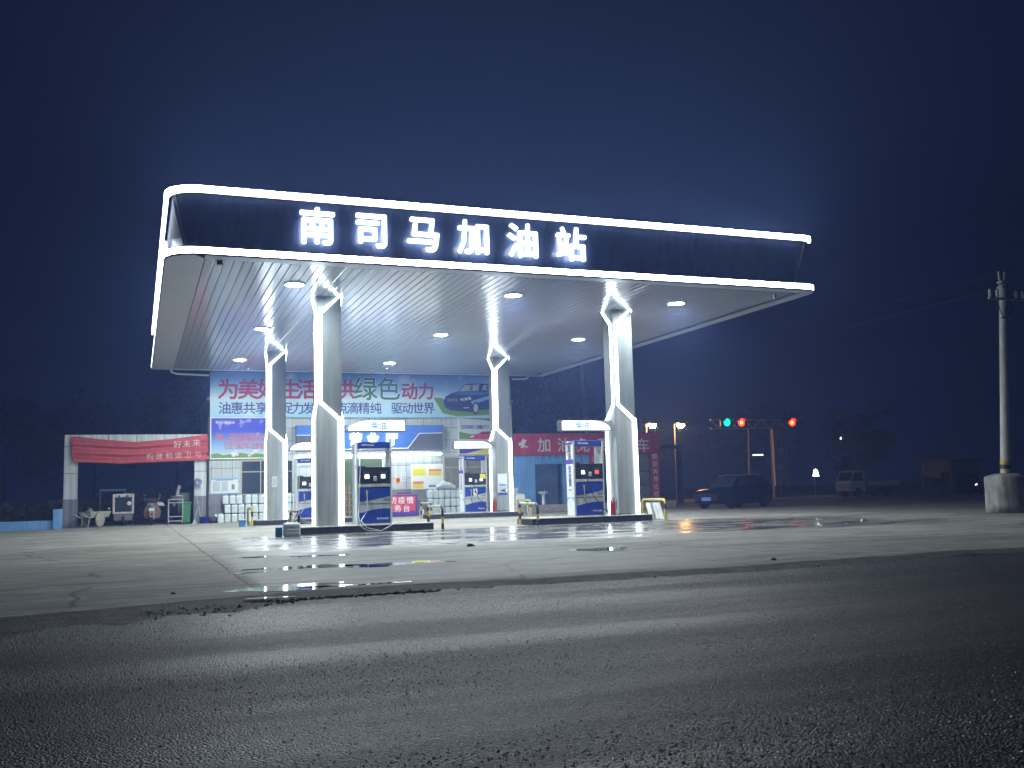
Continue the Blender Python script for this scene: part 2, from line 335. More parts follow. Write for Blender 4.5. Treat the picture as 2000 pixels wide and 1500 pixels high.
    base = mix(.85, base, stone, 'MULTIPLY'); l.new(base, b.inputs['Base Color'])
    l.new(rng(lane, .35, .7, .42, .72), b.inputs['Roughness'])
    v2 = n.new('ShaderNodeTexVoronoi'); v2.inputs['Scale'].default_value = 75; l.new(ge, v2.inputs['Vector'])
    bp = n.new('ShaderNodeBump'); bp.inputs['Distance'].default_value = .012
    h = math_('ADD', math_('MULTIPLY', v2.outputs['Distance'], -1.0), math_('ADD', math_('MULTIPLY', ramp(v2.outputs['Color'], .2, 1), .9), math_('MULTIPLY', noise(140, 2), .5)))
    l.new(h, bp.inputs['Height']); l.new(rng(lane, .35, .7, 1.0, .45), bp.inputs['Strength']); l.new(bp.outputs[0], b.inputs['Normal'])
    b.inputs['Specular IOR Level'].default_value = .22; M['road'] = m
ground_mats()
SETTING = dict(kind='structure')
def ragged(x0, x1, y, amp, step, seed):
    rnd = random.Random(seed); pts = []; x = x0
    while x < x1:
        pts.append((x, y+amp*(rnd.random()-.5)+.12*math.sin(x*.7)+.07*math.sin(x*2.3+1))); x += step*(.5+rnd.random())
    pts.append((x1, y)); return pts
e = ragged(-30, 70, 11.0, .10, .28, 3)
e = [(x, y-(.0 if x > 1.4 else .45*min(1, (1.4-x)/1.5))) for x, y in e]
mb = MB(); mb.xy([(-70, 11)]+e+[(120, 11), (120, 46.95), (120, 62), (-70, 62)], G-.10, G, 'forecourt'); mb.build('forecourt', **SETTING)
mb = MB(); mb.add([(-400, -60, G-.09), (400, -60, G-.09), (400, 10.86, G-.035), (-400, 10.86, G-.035)], [(0, 1, 2, 3)], 'road'); mb.build('road', **SETTING)
mb = MB(); mb.add([(-400, -400, G-.16), (400, -400, G-.16), (400, 500, G-.16), (-400, 500, G-.16)], [(0, 1, 2, 3)], 'soil'); mb.build('ground', **SETTING)
M['gutter'] = mat('gutter_dirt', (.10, .098, .092), .8, var=.55, vscale=5, bump=1., bscale=34)
mb = MB(); rnd = random.Random(9); v = []
for x, y in e:
    w_ = (.75 if x < 1.4 else .22)*(.6+.8*rnd.random()); v += [(x, y+.05, G+.004), (x, y-.10, G-.012), (x, y-.12-w_, G-.0335)]
k = len(e); mb.add(v, [f for i in range(k-1) for f in ((3*i, 3*i+1, 3*i+4, 3*i+3), (3*i+1, 3*i+2, 3*i+5, 3*i+4))], 'gutter', True); mb.build('gutter_dirt', **SETTING)
# loose gravel lying in the gutter between slab and asphalt: nobody could count it
mb = MB(); rnd = random.Random(5)
for k in range(2150):
    x = rnd.uniform(-5, 3.2) if k < 2000 else rnd.uniform(3, 16); w = .50 if x < 1.6 else .12
    y = 10.72+rnd.gauss(-.10, w*.38) - (.35 if x < 1.0 else 0); r = rnd.uniform(.006, .022)*(1.5 if rnd.random() < .06 else 1)
    c = Vector((x, y, G-.040+r*.5)); q = [c+Vector((rnd.uniform(.6, 1.2)*r*a, rnd.uniform(.6, 1.2)*r*bb, rnd.uniform(.5, 1)*r*cc)) for a, bb, cc in ((1, 0, 0), (0, 1, 0), (-1, 0, 0), (0, -1, 0), (0, 0, 1), (0, 0, -1))]
    mb.add(q, [(0, 1, 4), (1, 2, 4), (2, 3, 4), (3, 0, 4), (1, 0, 5), (2, 1, 5), (3, 2, 5), (0, 3, 5)], 'conc' if rnd.random() < .6 else 'dim')
mb.build('gravel', kind='stuff')
# grit and exposed chippings of the worn road surface: nobody could count it
M['grit_dark'] = mat('chipping_dark', (.065, .062, .074), .3, spec=.5); M['grit_pale'] = mat('chipping_pale', (.20, .195, .21), .4, spec=.5)
mb = MB(); rnd = random.Random(21); acc = {'grit_dark': ([], []), 'grit_pale': ([], [])}
for k in range(26000):
    y = 2.4+7.6*rnd.random()**1.35; t = rnd.random(); x = (-.16*y-.1)+t*(1.18*y+.4)
    if math.sin(y*2.3+.25*math.sin(x*.8)) < -.25 and rnd.random() < .75: continue
    r = rnd.uniform(.0035, .0085)*(1.25 if rnd.random() < .05 else 1); z = G-.09+(y+60)*(.055/70.86); a0 = rnd.random()*6.28
    V, F_ = acc['grit_pale' if rnd.random() < .22 else 'grit_dark']; b0 = len(V)
    for q in range(4): V.append((x+r*rnd.uniform(.7, 1.3)*math.cos(a0+q*1.57), y+r*rnd.uniform(.7, 1.3)*math.sin(a0+q*1.57), z-.001))
    V.append((x+rnd.uniform(-.5, .5)*r, y+rnd.uniform(-.5, .5)*r, z+r*rnd.uniform(.35, .9)))
    for q in range(4): F_.append((b0+q, b0+(q+1) % 4, b0+4))
for k_, (V, F_) in acc.items(): mb.add(V, F_, k_)
mb.build('road_grit', kind='stuff')
# puddles that lie on the slab near the road
M['water'] = mat('puddle_water', (.02, .022, .025), .03, spec=.6, bump=.02, bscale=3)
def puddle(px, py, w, d, seed):
    c = ray(px, py); c = Vector((0, 0, CAM_H))+c*((G-CAM_H)/c.z); rnd = random.Random(seed); ph = [rnd.random()*6.3 for _ in range(4)]
    pts = []
    for k in range(40):
        t = 2*math.pi*k/40; q = 1+.28*math.sin(2*t+ph[0])+.18*math.sin(3*t+ph[1])+.12*math.sin(5*t+ph[2])+.06*math.sin(9*t+ph[3])
        pts.append((c.x+w*q*math.cos(t), c.y+d*q*math.sin(t)))
    p = MB(); p.add([(x, y, G+.004) for x, y in pts], [tuple(range(40))], 'water'); p.build('puddle', **SETTING)
for i, a in enumerate([(490, 1089, .40, .13), (486, 1113, .26, .14), (482, 1119, .22, .10), (618, 1107, .50, .42), (735, 1104, .42, .45), (838, 1097, .34, .28), (560, 1148, .75, .30), (690, 1143, .55, .12), (1175, 1073, .40, .5), (620, 1086, .45, .20), (520, 1168, .25, .06)]): puddle(*a, i)

# haze lit by the station: one closed box round everything
def haze():
    mb = MB(); mb.box(-110, -15, -1.4, 130, 118, 20, 'white'); o = mb.build('haze', kind='stuff')
    m = bpy.data.materials.new('night_haze'); m.use_nodes = True; n, l = nodes(m); n.remove(n['Principled BSDF'])
    v = n.new('ShaderNodeVolumePrincipled'); v.inputs['Density'].default_value = HAZE_D; v.inputs['Color'].default_value = (.29, .43, 1.0, 1); v.inputs['Anisotropy'].default_value = HAZE_G
    l.new(v.outputs[0], n['Material Output'].inputs['Volume']); o.data.materials.clear(); o.data.materials.append(m)

# ================================================================== CANOPY
X0, X1, Y0, Y1, ZC = .55, 19.50, 24.0, 46.0, 6.86
def ring_path(d, rl=.80, rr=.50, back=True, side=True):           # canopy outline, inset by d
    p = []
    if side: p.append((X0+d, Y1-d))
    p += [(X0+rl+(rl-d)*math.cos(R(a)), Y0+rl+(rl-d)*math.sin(R(a))) for a in range(180, 271, 9)]
    p += [(X1-rr+(rr-d)*math.cos(R(a)), Y0+rr+(rr-d)*math.sin(R(a))) for a in range(270, 361, 15)]
    if back: p.append((X1-d, Y1-d))
    return p
can = thing('petrol_station_canopy', (10, 35, ZC), 'large flat canopy with dark blue fascia, white lit edges and glowing Chinese letters', 'canopy')
def sweep(mb, d0, d1, z0, z1, m, cut):
    a, b = ring_path(d0)[:cut], ring_path(d1)[:cut]
    rings = [[(p[0], p[1], z0), (p[0], p[1], z1), (q[0], q[1], z1), (q[0], q[1], z0)] for p, q in zip(a, b)]
    n = 4; v = [p for r in rings for p in r]
    for j, mm in enumerate(m):                                       # outer face, top, back, underside
        mb.add(v, [(i*n+j, i*n+(j+1) % n, (i+1)*n+(j+1) % n, (i+1)*n+j) for i in range(1, len(rings)-1)], mm)
        mb.add(v, [(j, (j+1) % n, n+(j+1) % n, n+j)], 'stripside' if mm in ('strip', 'striptop') else mm)   # the run along the left side is weaker
    mb.add(rings[0], [(3, 2, 1, 0)], 'dark'); mb.add(rings[-1], [(0, 1, 2, 3)], 'strip')
cut = 1+11+5
for z, ms in ((6.88, ('strip', 'stripsoft', 'dark', 'dark')), (8.40, ('strip', 'striptop', 'dark', 'stripsoft'))):
    mb = MB(); sweep(mb, 0, .10, z+.015, z+.165, ms, cut); mb.build('light_strip', can)
# fascia leans out towards its top
lo, hi = ring_path(.50, .80, .70), ring_path(.16, .80, .60)
mb = MB(); n = len(lo); mb.add([(x, y, 7.03) for x, y in lo]+[(x, y, 8.46) for x, y in hi], [(i, i+1, n+i+1, n+i) for i in range(n-1)]+[(n-1, 0, n, 2*n-1)], 'navy'); mb.build('fascia', can)
mb = MB(); mb.add([(x, y, 8.44) for x, y in ring_path(.17)], [tuple(range(n))], 'dark'); mb.build('roof', can)
mb = MB(); rp = ring_path(.02); mb.xy(rp, 7.03, 7.08, 'dark'); mb.build('roof_edge', can)
for s in (4, 15): MB().tube([(lo[s][0], lo[s][1]-.02, 7.06), (hi[s][0], hi[s][1]-.02, 8.42)], .018, 'galv', 6).build('fascia_seam', can)   # corner seams
for i_ in range(7): MB().tube([(3.2+i_*2.42, Y0+.498, 7.05), (3.2+i_*2.42, Y0+.158, 8.44)], .006, 'dark', 4).build('panel_joint', can)
M['soffit'] = mat('soffit_slat', (.47, .51, .54), .18, .28, var=.05, vscale=.6)
n_, l_ = nodes(M['soffit']); bs = n_['Principled BSDF']; tcx = n_.new('ShaderNodeTexCoord')
mpx = n_.new('ShaderNodeMapping'); mpx.inputs['Scale'].default_value = (3.0, 1.6, 1); l_.new(tcx.outputs['Object'], mpx.inputs[0])
tx = n_.new('ShaderNodeTexNoise'); tx.inputs['Scale'].default_value = 2.2; tx.inputs['Detail'].default_value = 2; l_.new(mpx.outputs[0], tx.inputs['Vector'])
bpx = n_.new('ShaderNodeBump'); bpx.inputs['Strength'].default_value = .22; bpx.inputs['Distance'].default_value = .03; l_.new(tx.outputs[0], bpx.inputs['Height']); l_.new(bpx.outputs[0], bs.inputs['Normal'])
mb = MB(); xs = X0+.95; pitch = .232; nsl = int((X1-.42-xs)/pitch)
for i in range(nsl):
    a = xs+i*pitch; b = a+pitch-.014; t = random.uniform(-.0012, .0012)
    mb.xz([(a, 6.93), (a, 6.866+t), (a+.012, 6.861+t), (b-.012, 6.861-t), (b, 6.866-t), (b, 6.93)], Y0+.42, Y1-.35, 'soffit')
mb.build('soffit', can)
mb = MB(); mb.xy([(xs-.05, Y0+.38), (X1-.36, Y0+.38), (X1-.36, Y1-.3), (xs-.05, Y1-.3)], 6.94, 6.98, 'dark'); mb.build('soffit_backing', can)
mb = MB()
o_, i_ = ring_path(.0), None
M['rim'] = mat('soffit_rim', (.50, .55, .58), .35, .15, var=.06, vscale=.8)
mb.xy([(X0+.03, Y1-.02), (X0+.03, Y0+.80)]+ring_path(.03)[2:11]+[(X0+.93, Y0+.40), (X0+.93, Y1-.02)], 6.85, 6.878, 'rim')
mb.xy([(X0+.935, Y0+.03), (X1-.55, Y0+.03)]+ring_path(.03)[12:18]+[(X1-.04, Y0+.40), (X0+.935, Y0+.40)], 6.85, 6.878, 'rim')
mb.xy([(X1-.40, Y0+.405), (X1-.03, Y0+.405), (X1-.03, Y1-.02), (X1-.40, Y1-.02)], 6.85, 6.878, 'rim')
mb.xy([(X0+.935, Y1-.34), (X1-.405, Y1-.34), (X1-.405, Y1-.02), (X0+.935, Y1-.02)], 6.85, 6.878, 'rim')
mb.box(X1-.03, Y0+.6, 6.85, X1-.005, Y1, 7.05, 'rim'); mb.build('soffit_rim', can)
for ch, x in zip('南司马加油站', (4.19, 5.59, 6.98, 8.38, 9.80, 11.24)):
    mb = MB(); mb.text([(ch, x, 7.82)], 'letter', Y0+.24, 1.0, .018, .07, squash=.96); mb.build('sign_letter', can)
for i, ch in enumerate('南司马加油站'):
    mb = MB(); mb.text([(ch, 34.6-i*1.36, 7.62)], 'letter', X0+.14, .9, .02, .12, face='-x'); mb.build('sign_letter', can)
MB().box(1.78, 24.50, 6.76, 1.92, 24.64, 6.858, 'dark').build('cable_stub', can); MB().box(18.35, 24.75, 6.70, 18.43, 24.84, 6.858, 'galv').build('cable_stub', can)
# drain pipes under the back edge
def pipe(name, pts, label): return tag(MB().tube(pts, .045, 'white', 8).build(name, loc=pts[0]), label, 'drain pipe')
pipe('drain_pipe', [at(333, 718, 46.4), at(335, 727, 46.4), at(345, 730, 46.4), at(408, 733, 46.88)], 'white drain pipe from the canopy edge to the left end of the billboard')
pipe('drain_pipe', [at(1031, 731, 46.4), at(1031, 738, 46.4), at(1026, 740, 46.5), at(1000, 741, 46.88)], 'white drain pipe from the canopy edge to the right end of the billboard')

# downlights in the soffit
def downlight(x, y, label):
    t = thing('downlight', (x, y, 6.86), label, 'ceiling light', 'downlights under the canopy')
    mb = MB(); mb.lathe([(.24, .03), (.30, .03), (.30, -.035), (.25, -.04), (.24, -.02)], (x, y, 6.86), 'white', 24); mb.build('rim', t)
    mb = MB(); mb.lathe([(.238, -.015), (.2, -.03), (.0, -.035)], (x, y, 6.86), 'down', 24); mb.build('diffuser', t)
rows = ((26.75, 'front'), (34.2, 'middle'), (42.1, 'back'))
for y, rn in rows:
    for x, cn in ((4.0, 'left'), (10.45, 'centre'), (16.05, 'right')):
        if rn == 'back' and cn == 'right': continue
        downlight(x, y, {'left': f'round lit downlight in the {rn} row, nearest the left edge of the soffit', 'centre': f'round lit downlight in the {rn} row, between the left and right columns', 'right': f'round lit downlight in the {rn} row, nearest the right edge of the soffit'}[cn])

# ================================================================== COLUMNS
CW, ZI = .70, .17                                     # column width, island top
def column(x, y, label):
    t = thing('canopy_column', (x, y, ZI), label, 'column', 'canopy columns edged with light strips')
    H = 6.855; zt, z1, z2 = 6.33, 3.72, 3.22
    MB().box(x, y, ZI, x+CW, y+CW, H, 'colgrey').build('shaft', t)
    f = .012; c, e_ = .085, CW-.055
    fr = [(e_, H), (c, zt), (c, z1), (e_, z2), (e_, ZI)]            # distance from the near-left corner, height
    def P(face, d, z, o):
        return {'f': (x+d, y-o, z), 'l': (x-o, y+d, z), 'b': (x+CW-d, y+CW+o, z), 'r': (x+CW+o, y+CW-d, z)}[face]
    for face in 'flbr':
        mb = MB()
        for poly in ([(0, ZI), (e_, ZI), (e_, z2), (c, z1), (0, z1)], [(0, zt), (c, zt), (e_, H), (0, H)]):
            mb.loft([[P(face, d, z, .002) for d, z in poly], [P(face, d, z, f) for d, z in poly]], 'colwhite')
        mb.build('panel', t)
        mb = MB(); w = .044
        L = []; Rr = []
        for i, (d, z) in enumerate(fr):                              # mitred ribbon with thickness
            a = Vector(fr[max(i-1, 0)]); p = Vector((d, z)); b = Vector(fr[min(i+1, len(fr)-1)])
            t0 = (p-a).normalized() if i else (b-p).normalized(); t1 = (b-p).normalized() if i < len(fr)-1 else t0
            nn = Vector((-(t0.y+t1.y), t0.x+t1.x)).normalized(); k = w/max(.5, nn.dot(Vector((-t0.y, t0.x))))
            L.append(p+nn*k); Rr.append(p-nn*k)
        if True:
            L[0].y = Rr[0].y = H
        rings = [[P(face, q.x, q.y, f+.002), P(face, s_.x, s_.y, f+.002), P(face, s_.x, s_.y, .055), P(face, q.x, q.y, .055)] for q, s_ in zip(L, Rr)]
        mb.loft(rings, 'colled'); mb.build('light_strip', t)
    mb = MB(); mb.box(x-.004, y-.004, 1.95, x+CW+.004, y+CW+.004, 1.955, 'wallgrey'); mb.build('panel_joint', t)
    return t
CX = (4.86, 14.47); CY = (28.2, 39.6)
c1 = column(CX[0], CY[0], 'front left column with bright strips, beside the diesel pump sign nearest the camera')
for x, y, lb in ((CX[0], CY[1], 'back left column with bright strips, in front of the red slogan on the billboard'), (CX[1], CY[1], 'back right column with bright strips, in front of the car picture on the billboard'), (CX[1], CY[0], 'front right column with bright strips, beside a red extinguisher and vertical pump decal')):
    dup(c1, x-CX[0], y-CY[0], 0, lb)
tag(MB().tube([(0, 0, 0), (0, 0, .01)], .01, 'paper', 4).build('paper_scrap', loc=(0, 0, -3)), 'x', 'x') if False else None

# ================================================================== ISLANDS
def island(x0, x1, y0, label):
    t = thing('pump_island', ((x0+x1)/2, y0+.65, G), label, 'pump island', 'raised pump islands')
    MB().box(x0, y0, G, x1, y0+1.30, ZI-.035, 'kerb').build('kerb_face', t, bevel=.01)
    MB().box(x0-.01, y0-.01, ZI-.034, x1+.01, y0+1.31, ZI, 'conc').build('kerb_top', t, bevel=.012)
    return t
island(4.34, 8.19, 27.9, 'black edged concrete pump island under the front left column')
island(11.33, 15.5, 27.9, 'black edged concrete pump island under the front right column')
island(4.34, 8.19, 39.3, 'black edged concrete pump island under the back left column')
island(11.45, 15.55, 39.3, 'black edged concrete pump island under the back right column')

# ================================================================== DISPENSERS
def dispenser(x, y, label, side):
    t = thing('fuel_dispenser', (x, y, ZI), label, 'fuel dispenser', 'blue and silver fuel dispensers')
    w, d = 1.06, .60; z = ZI
    for xa in (x, x+w-.05):
        MB().box(xa, y, z, xa+.05, y+d, z+2.36, 'silver').build('side_pillar', t, bevel=.012)
    MB().box(x+.052, y+.02, z+2.22, x+w-.052, y+d-.02, z+2.40, 'blued').build('header', t, bevel=.01)
    mb = MB(); mb.text([(c, x+.20+i*.062, z+2.31) for i, c in enumerate('南司马加油站')], 'text_white', y+.019, .06, .01, .002); mb.build('header_lettering', t)
    MB().box(x+.052, y+.015, z, x+w-.052, y+d-.015, z+1.165, 'silver').build('cabinet', t, bevel=.008)
    mb = MB(); mb.box(x+.052, y-.012, z+1.18, x+w-.052, y+d+.01, z+1.66, 'black'); mb.xz([(x+.06, z+1.66), (x+.30, z+1.66), (x+.26, z+1.70), (x+.10, z+1.70)], y+.05, y+d-.05, 'black'); mb.build('display_housing', t, bevel=.012)
    for k, xs_ in enumerate((x+.20, x+.68)):
        MB().box(xs_, y-.022, z+1.29, xs_+.22, y-.0125, z+1.52, 'dark').build('screen_frame', t, bevel=.008)
        MB().box(xs_+.05, y-.027, z+1.33, xs_+.17, y-.0225, z+1.44, ('screen', 'screenb')[k]).build('screen', t)
    mb = MB(); mb.box(x+.50, y-.03, z+1.26, x+.60, y-.0125, z+1.40, 'silver'); mb.box(x+.515, y-.034, z+1.35, x+.585, y-.0305, z+1.385, 'paper'); mb.build('card_reader', t)
    MB().box(x+.052, y-.004, z+1.085, x+w-.052, y+.0145, z+1.16, 'silver').build('trim_strip', t, bevel=.004)
    cur = [(x+.062+(w-.124)*i/12, z+.66+.16*(i/12)**1.3) for i in range(13)]
    mb = MB(); mb.xz([(x+.062, z+1.07)]+cur+[(x+w-.062, z+1.07)], y+.008, y+.0145, 'blue'); mb.build('upper_panel', t)
    cur = [(x+.062+(w-.124)*i/12, z+.32+.13*math.sin(i/12*1.9)) for i in range(13)]
    mb = MB(); mb.xz([(x+.062, z+.03)]+cur+[(x+w-.062, z+.03)], y+.008, y+.0145, 'blue'); mb.build('lower_panel', t)
    mb = MB(); mb.box(x+.055, y+.010, z+.585, x+w-.055, y+.0145, z+.60, 'dark'); mb.build('panel_gap', t)
    mb = MB(); mb.text([(c, x+.62+i*.058, z+.16) for i, c in enumerate('南司马加油站')], 'text_white', y+.007, .058, .01, .002); mb.build('panel_lettering', t); mb = MB(); mb.text([(c, x+.86+i*.08, z+.74-.03) for i, c in enumerate('柴油')], 'text_navy', y+.0140, .07, .012, .004); mb.build('panel_lettering', t)
    mb = MB(); mb.box(x+.24, y-.04, z+.80, x+.36, y+.007, z+.98, 'dark'); mb.build('nozzle_holster', t, bevel=.01)
    mb = MB(); mb.tube([(x+.30, y-.07, z+.98), (x+.30, y-.09, z+.86), (x+.31, y-.07, z+.72), (x+.31, y-.06, z+.58)], .026, 'galv', 8, .018); mb.tube([(x+.33, y-.08, z+.90), (x+.37, y-.09, z+.76), (x+.32, y-.07, z+.62)], .009, 'black', 6); mb.build('nozzle', t)
    mb = MB()
    if side: mb.tube([(x+.16, y-.05, z+2.22), (x+.22, y-.06, z+1.9), (x+.40, y-.08, z+1.2), (x+.62, y-.10, z+.62), (x+.95, y-.12, z+.2), (x+1.25, y-.14, z+.03), (x+1.9, y-.12, z+.03)], .013, 'rubber', 6); mb.tube([(x+.31, y-.06, z+.58), (x+.36, y-.10, z+.40), (x+.56, y-.13, z+.16), (x+.86, y-.14, z+.03)], .013, 'rubber', 6)
    else: mb.tube([(x+.12, y-.05, z+2.22), (x+.10, y-.06, z+1.5), (x+.06, y-.08, z+.7), (x+.03, y-.12, z+.25), (x+.03, y-.40, z-.04), (x+.20, y-.50, z-.16), (x+.60, y-.50, z-.18), (x+.95, y-.44, z-.02), (x+1.15, y-.20, z+.03), (x+1.5, y+.1, z+.03), (x+2.0, y+.15, z+.03)], .013, 'galv', 6); mb.tube([(x+.31, y-.06, z+.58), (x+.26, y-.12, z+.35), (x+.08, y-.2, z+.12), (x+.20, y-.42, z-.08), (x+.60, y-.48, z-.18)], .013, 'galv', 6)
    mb.build('hose', t)
    if side:
        mb = MB(); q = x-.002
        mb.yz([(y+.03, z+.02), (y+d-.03, z+.02), (y+d-.03, z+2.34), (y+.03, z+2.34)], q-.003, q, 'paper')
        mb.yz([(y+.03, z+2.28), (y+d-.03, z+2.28), (y+d-.03, z+2.34), (y+.03, z+2.34)], q-.006, q-.0035, 'purple'); mb.yz([(y+.03, z+1.66), (y+d-.03, z+1.66), (y+d-.03, z+1.80), (y+.03, z+1.80)], q-.006, q-.0035, 'purple')
        mb.yz([(y+.03, z+.60)]+[(y+.03+(d-.06)*i/8, z+.46+.12*math.sin(i/8*3.1)) for i in range(9)]+[(y+d-.03, z+.60)], q-.006, q-.0035, 'carl')
        mb.text([(c, y+.30, z+2.16-i*.24) for i, c in enumerate('加油')], 'text_navy', q-.0035, .26, .02, .003, face='-x')
        mb.text([(c, y+.30, z+1.50-i*.22) for i, c in enumerate('安全第一')], 'purple', q-.0035, .24, .02, .003, face='-x'); mb.build('side_decal', t)
    else:
        mb = MB(); mb.box(x-.006, y+.05, z+1.62, x-.001, y+.09, z+1.72, 'dark'); mb.build('side_latch', t)
    return t
dA = dispenser(5.98, 28.25, 'fuel dispenser on the front left island with a pale hose looped over the kerb', False)
dB = dispenser(12.94, 28.25, 'fuel dispenser on the front right island with a red lit screen and side decal', True)
dC = dup(dA, .0, 11.45, 0, 'fuel dispenser half hidden behind the front left column, on the back left island')
dD = dup(dB, .07, 11.45, 0, 'fuel dispenser on the back right island with a yellow sticker on its display')
dsc = [o for o in dB.children if o.name.startswith('screen') and 'frame' not in o.name]
dsc[1].data = dsc[1].data.copy(); dsc[1].data.materials.clear(); dsc[1].data.materials.append(M['screenr'])
mb = MB(); mb.xz([(13.75, 1.60), (14.0, 1.60), (14.0, 1.80), (13.75, 1.80)], 39.675, 39.68, 'yprint'); mb.build('sticker', dD)
mb = MB(); mb.xz([(13.44, .88), (13.62, .88), (13.62, 1.18), (13.44, 1.18)], 39.70, 39.706, 'paper'); mb.box(13.50, 39.694, 1.0, 13.57, 39.699, 1.08, 'dark'); mb.build('notice', dD)
mb = MB(); mb.tube([at(1170, 867, 39.7), at(1171, 867, 39.7)], .01, 'greenled'); 

def light_box(x, y, left, chars, label):
    t = thing('pump_sign', (x, y, 2.88), label, 'lit sign', 'lit arched signs over the pumps')
    w, h, d = 1.75, .35, .34; z = 2.87
    def outline(g):                                    # arch on the side that touches the column
        p = [(x+w-g, z+h-g-.03), (x+w-g-.03, z+h-g), (x+w-g-.03, z+h-g)]
        a = [(x+.62+(.62-g)*math.cos(R(t_)), z+g+(h-2*g)*math.sin(R(t_))) for t_ in range(90, 181, 10)]
        q = [(x+w-g, z+g)]+p+a
        if not left: q = [(2*x+w-u, v) for u, v in q][::-1]
        return q
    o = outline(0); i = outline(.022)
    MB().xz(o, y, y+d, 'dark').build('sign_case', t)
    MB().xz(i, y-.012, y-.001, 'sign').build('sign_face', t)
    mb = MB(); mb.text([(c, x+cx, z+.18) for c, cx in chars], 'signtext', y-.0125, .25, .012, .004); mb.build('sign_lettering', t)
    if not left: MB().box(x+w-.35, y+.02, z+.03, x+w+.05, y+d-.02, z+h-.02, 'wallgrey').build('bracket', t)
    return t
light_box(5.72, 28.22, True, (('柴', .82), ('油', 1.06)), 'bright arched diesel sign beside the front left column')
light_box(12.54, 28.22, False, (('柴', .62), ('油', .86)), 'bright arched diesel sign beside the front right column')
light_box(5.70, 39.62, True, (('汽', .55), ('油', 1.1)), 'bright arched petrol sign half hidden behind the front left column')
light_box(12.58, 39.62, False, (('汽', .40), ('油', 1.28)), 'bright arched petrol sign beside the back right column')

# guard hoops at the island ends
def hoop(x, y0, y1, seq, label, first=[None]):
    t = thing('guard_hoop', (x, (y0+y1)/2, G), label, 'safety barrier', 'yellow and black guard hoops at the island ends')
    h = .66; r = .12; pts = [Vector((x, y0, G))]
    for k in range(1, 4): pts.append(Vector((x, y0, G+(h-r)*k/3)))
    pts += [Vector((x, y0+r-r*math.cos(R(a)), G+h-r+r*math.sin(R(a)))) for a in (30, 60, 90)]
    m_ = 5; pts += [Vector((x, y0+r+(y1-y0-2*r)*k/m_, G+h)) for k in range(1, m_)]
    pts += [Vector((x, y1-r+r*math.sin(R(a)), G+h-r+r*math.cos(R(a)))) for a in (0, 30, 60, 90)]
    for k in range(1, 4): pts.append(Vector((x, y1, G+(h-r)*(1-k/3))))
    MB().tube(pts, .042, 'yellow', 10, mats=seq).build('hoop', t)
    for yy in (y0, y1): MB().box(x-.09, yy-.09, G, x+.09, yy+.09, G+.012, 'galv').build('base_plate', t)
YB = ['bandblk', 'yellow', 'bandblk', 'bandblk', 'bandblk', 'bandblk', 'galv', 'galv', 'yellow', 'galv', 'galv', 'bandblk', 'bandblk', 'bandblk', 'yellow', 'bandblk', 'yellow']
YY = ['yellow', 'yellow', 'bandblk', 'yellow', 'yellow', 'yellow', 'yellow', 'galv', 'yellow', 'yellow', 'yellow', 'galv', 'yellow', 'yellow', 'yellow', 'yellow', 'yellow']
hoop(4.20, 27.45, 28.95, YB, 'dark topped guard hoop beside the big milky jug by the front left column')
hoop(8.36, 27.55, 29.05, YB, 'black and yellow guard hoop at the pump end of the front left island')
hoop(11.22, 27.2, 28.65, YB, 'black and yellow guard hoop at the pump end of the front right island')
hoop(15.86, 27.7, 29.2, YY, 'mostly yellow guard hoop with a white board leaning in it, at the front right column')
hoop(4.18, 38.9, 40.4, YY, 'yellow guard hoop in front of the stacked canisters, at the back left column')
hoop(11.32, 38.9, 40.4, YB, 'dark guard hoop in front of the stacked canisters right of the red stand')
hoop(15.85, 39.2, 40.7, YY, 'yellow guard hoop with white chair behind it, at the back right column')
# boards and extinguishers
def board(px0, px1, py0, py1, Y, label, lean=.25):
    a = at(px0, py1, Y); b = at(px1, py0, Y); mb = MB()
    for k in range(3):
        x0 = a.x+(b.x-a.x)*k/3; x1 = a.x+(b.x-a.x)*(k+1)/3-.008
        mb.add([(x0, Y, a.z), (x1, Y, a.z), (x1, Y+lean, b.z), (x0, Y+lean, b.z), (x0, Y+.03, a.z), (x1, Y+.03, a.z), (x1, Y+lean+.03, b.z), (x0, Y+lean+.03, b.z)], [(0, 1, 2, 3), (7, 6, 5, 4), (0, 4, 5, 1), (1, 5, 6, 2), (2, 6, 7, 3), (3, 7, 4, 0)], 'paper')
    return tag(mb.build('white_board', loc=(a.x, Y, a.z)), label, 'board')
board(1270, 1296, 981, 1014, 28.35, 'ribbed white board leaning inside the yellow hoop right of the front right column')
def chair(x, y):
    t = thing('plastic_chair', (x, y, G), 'white plastic chair behind the yellow hoop by the blue wall', 'chair')
    MB().xz([(x-.20, .42), (x+.20, .42), (x+.22, .80), (x+.16, .90), (x-.16, .90), (x-.22, .80)], y+.17, y+.20, 'white').build('backrest', t)
    MB().box(x-.22, y-.2, .38, x+.22, y+.2, .42, 'white').build('seat', t, bevel=.01)
    for a in (-1, 1):
        for b in (-1, 1): MB().tube([(x+a*.18, y+b*.16, .38), (x+a*.21, y+b*.20, G)], .022, 'white', 6).build('leg', t)
chair(16.25, 41.2)
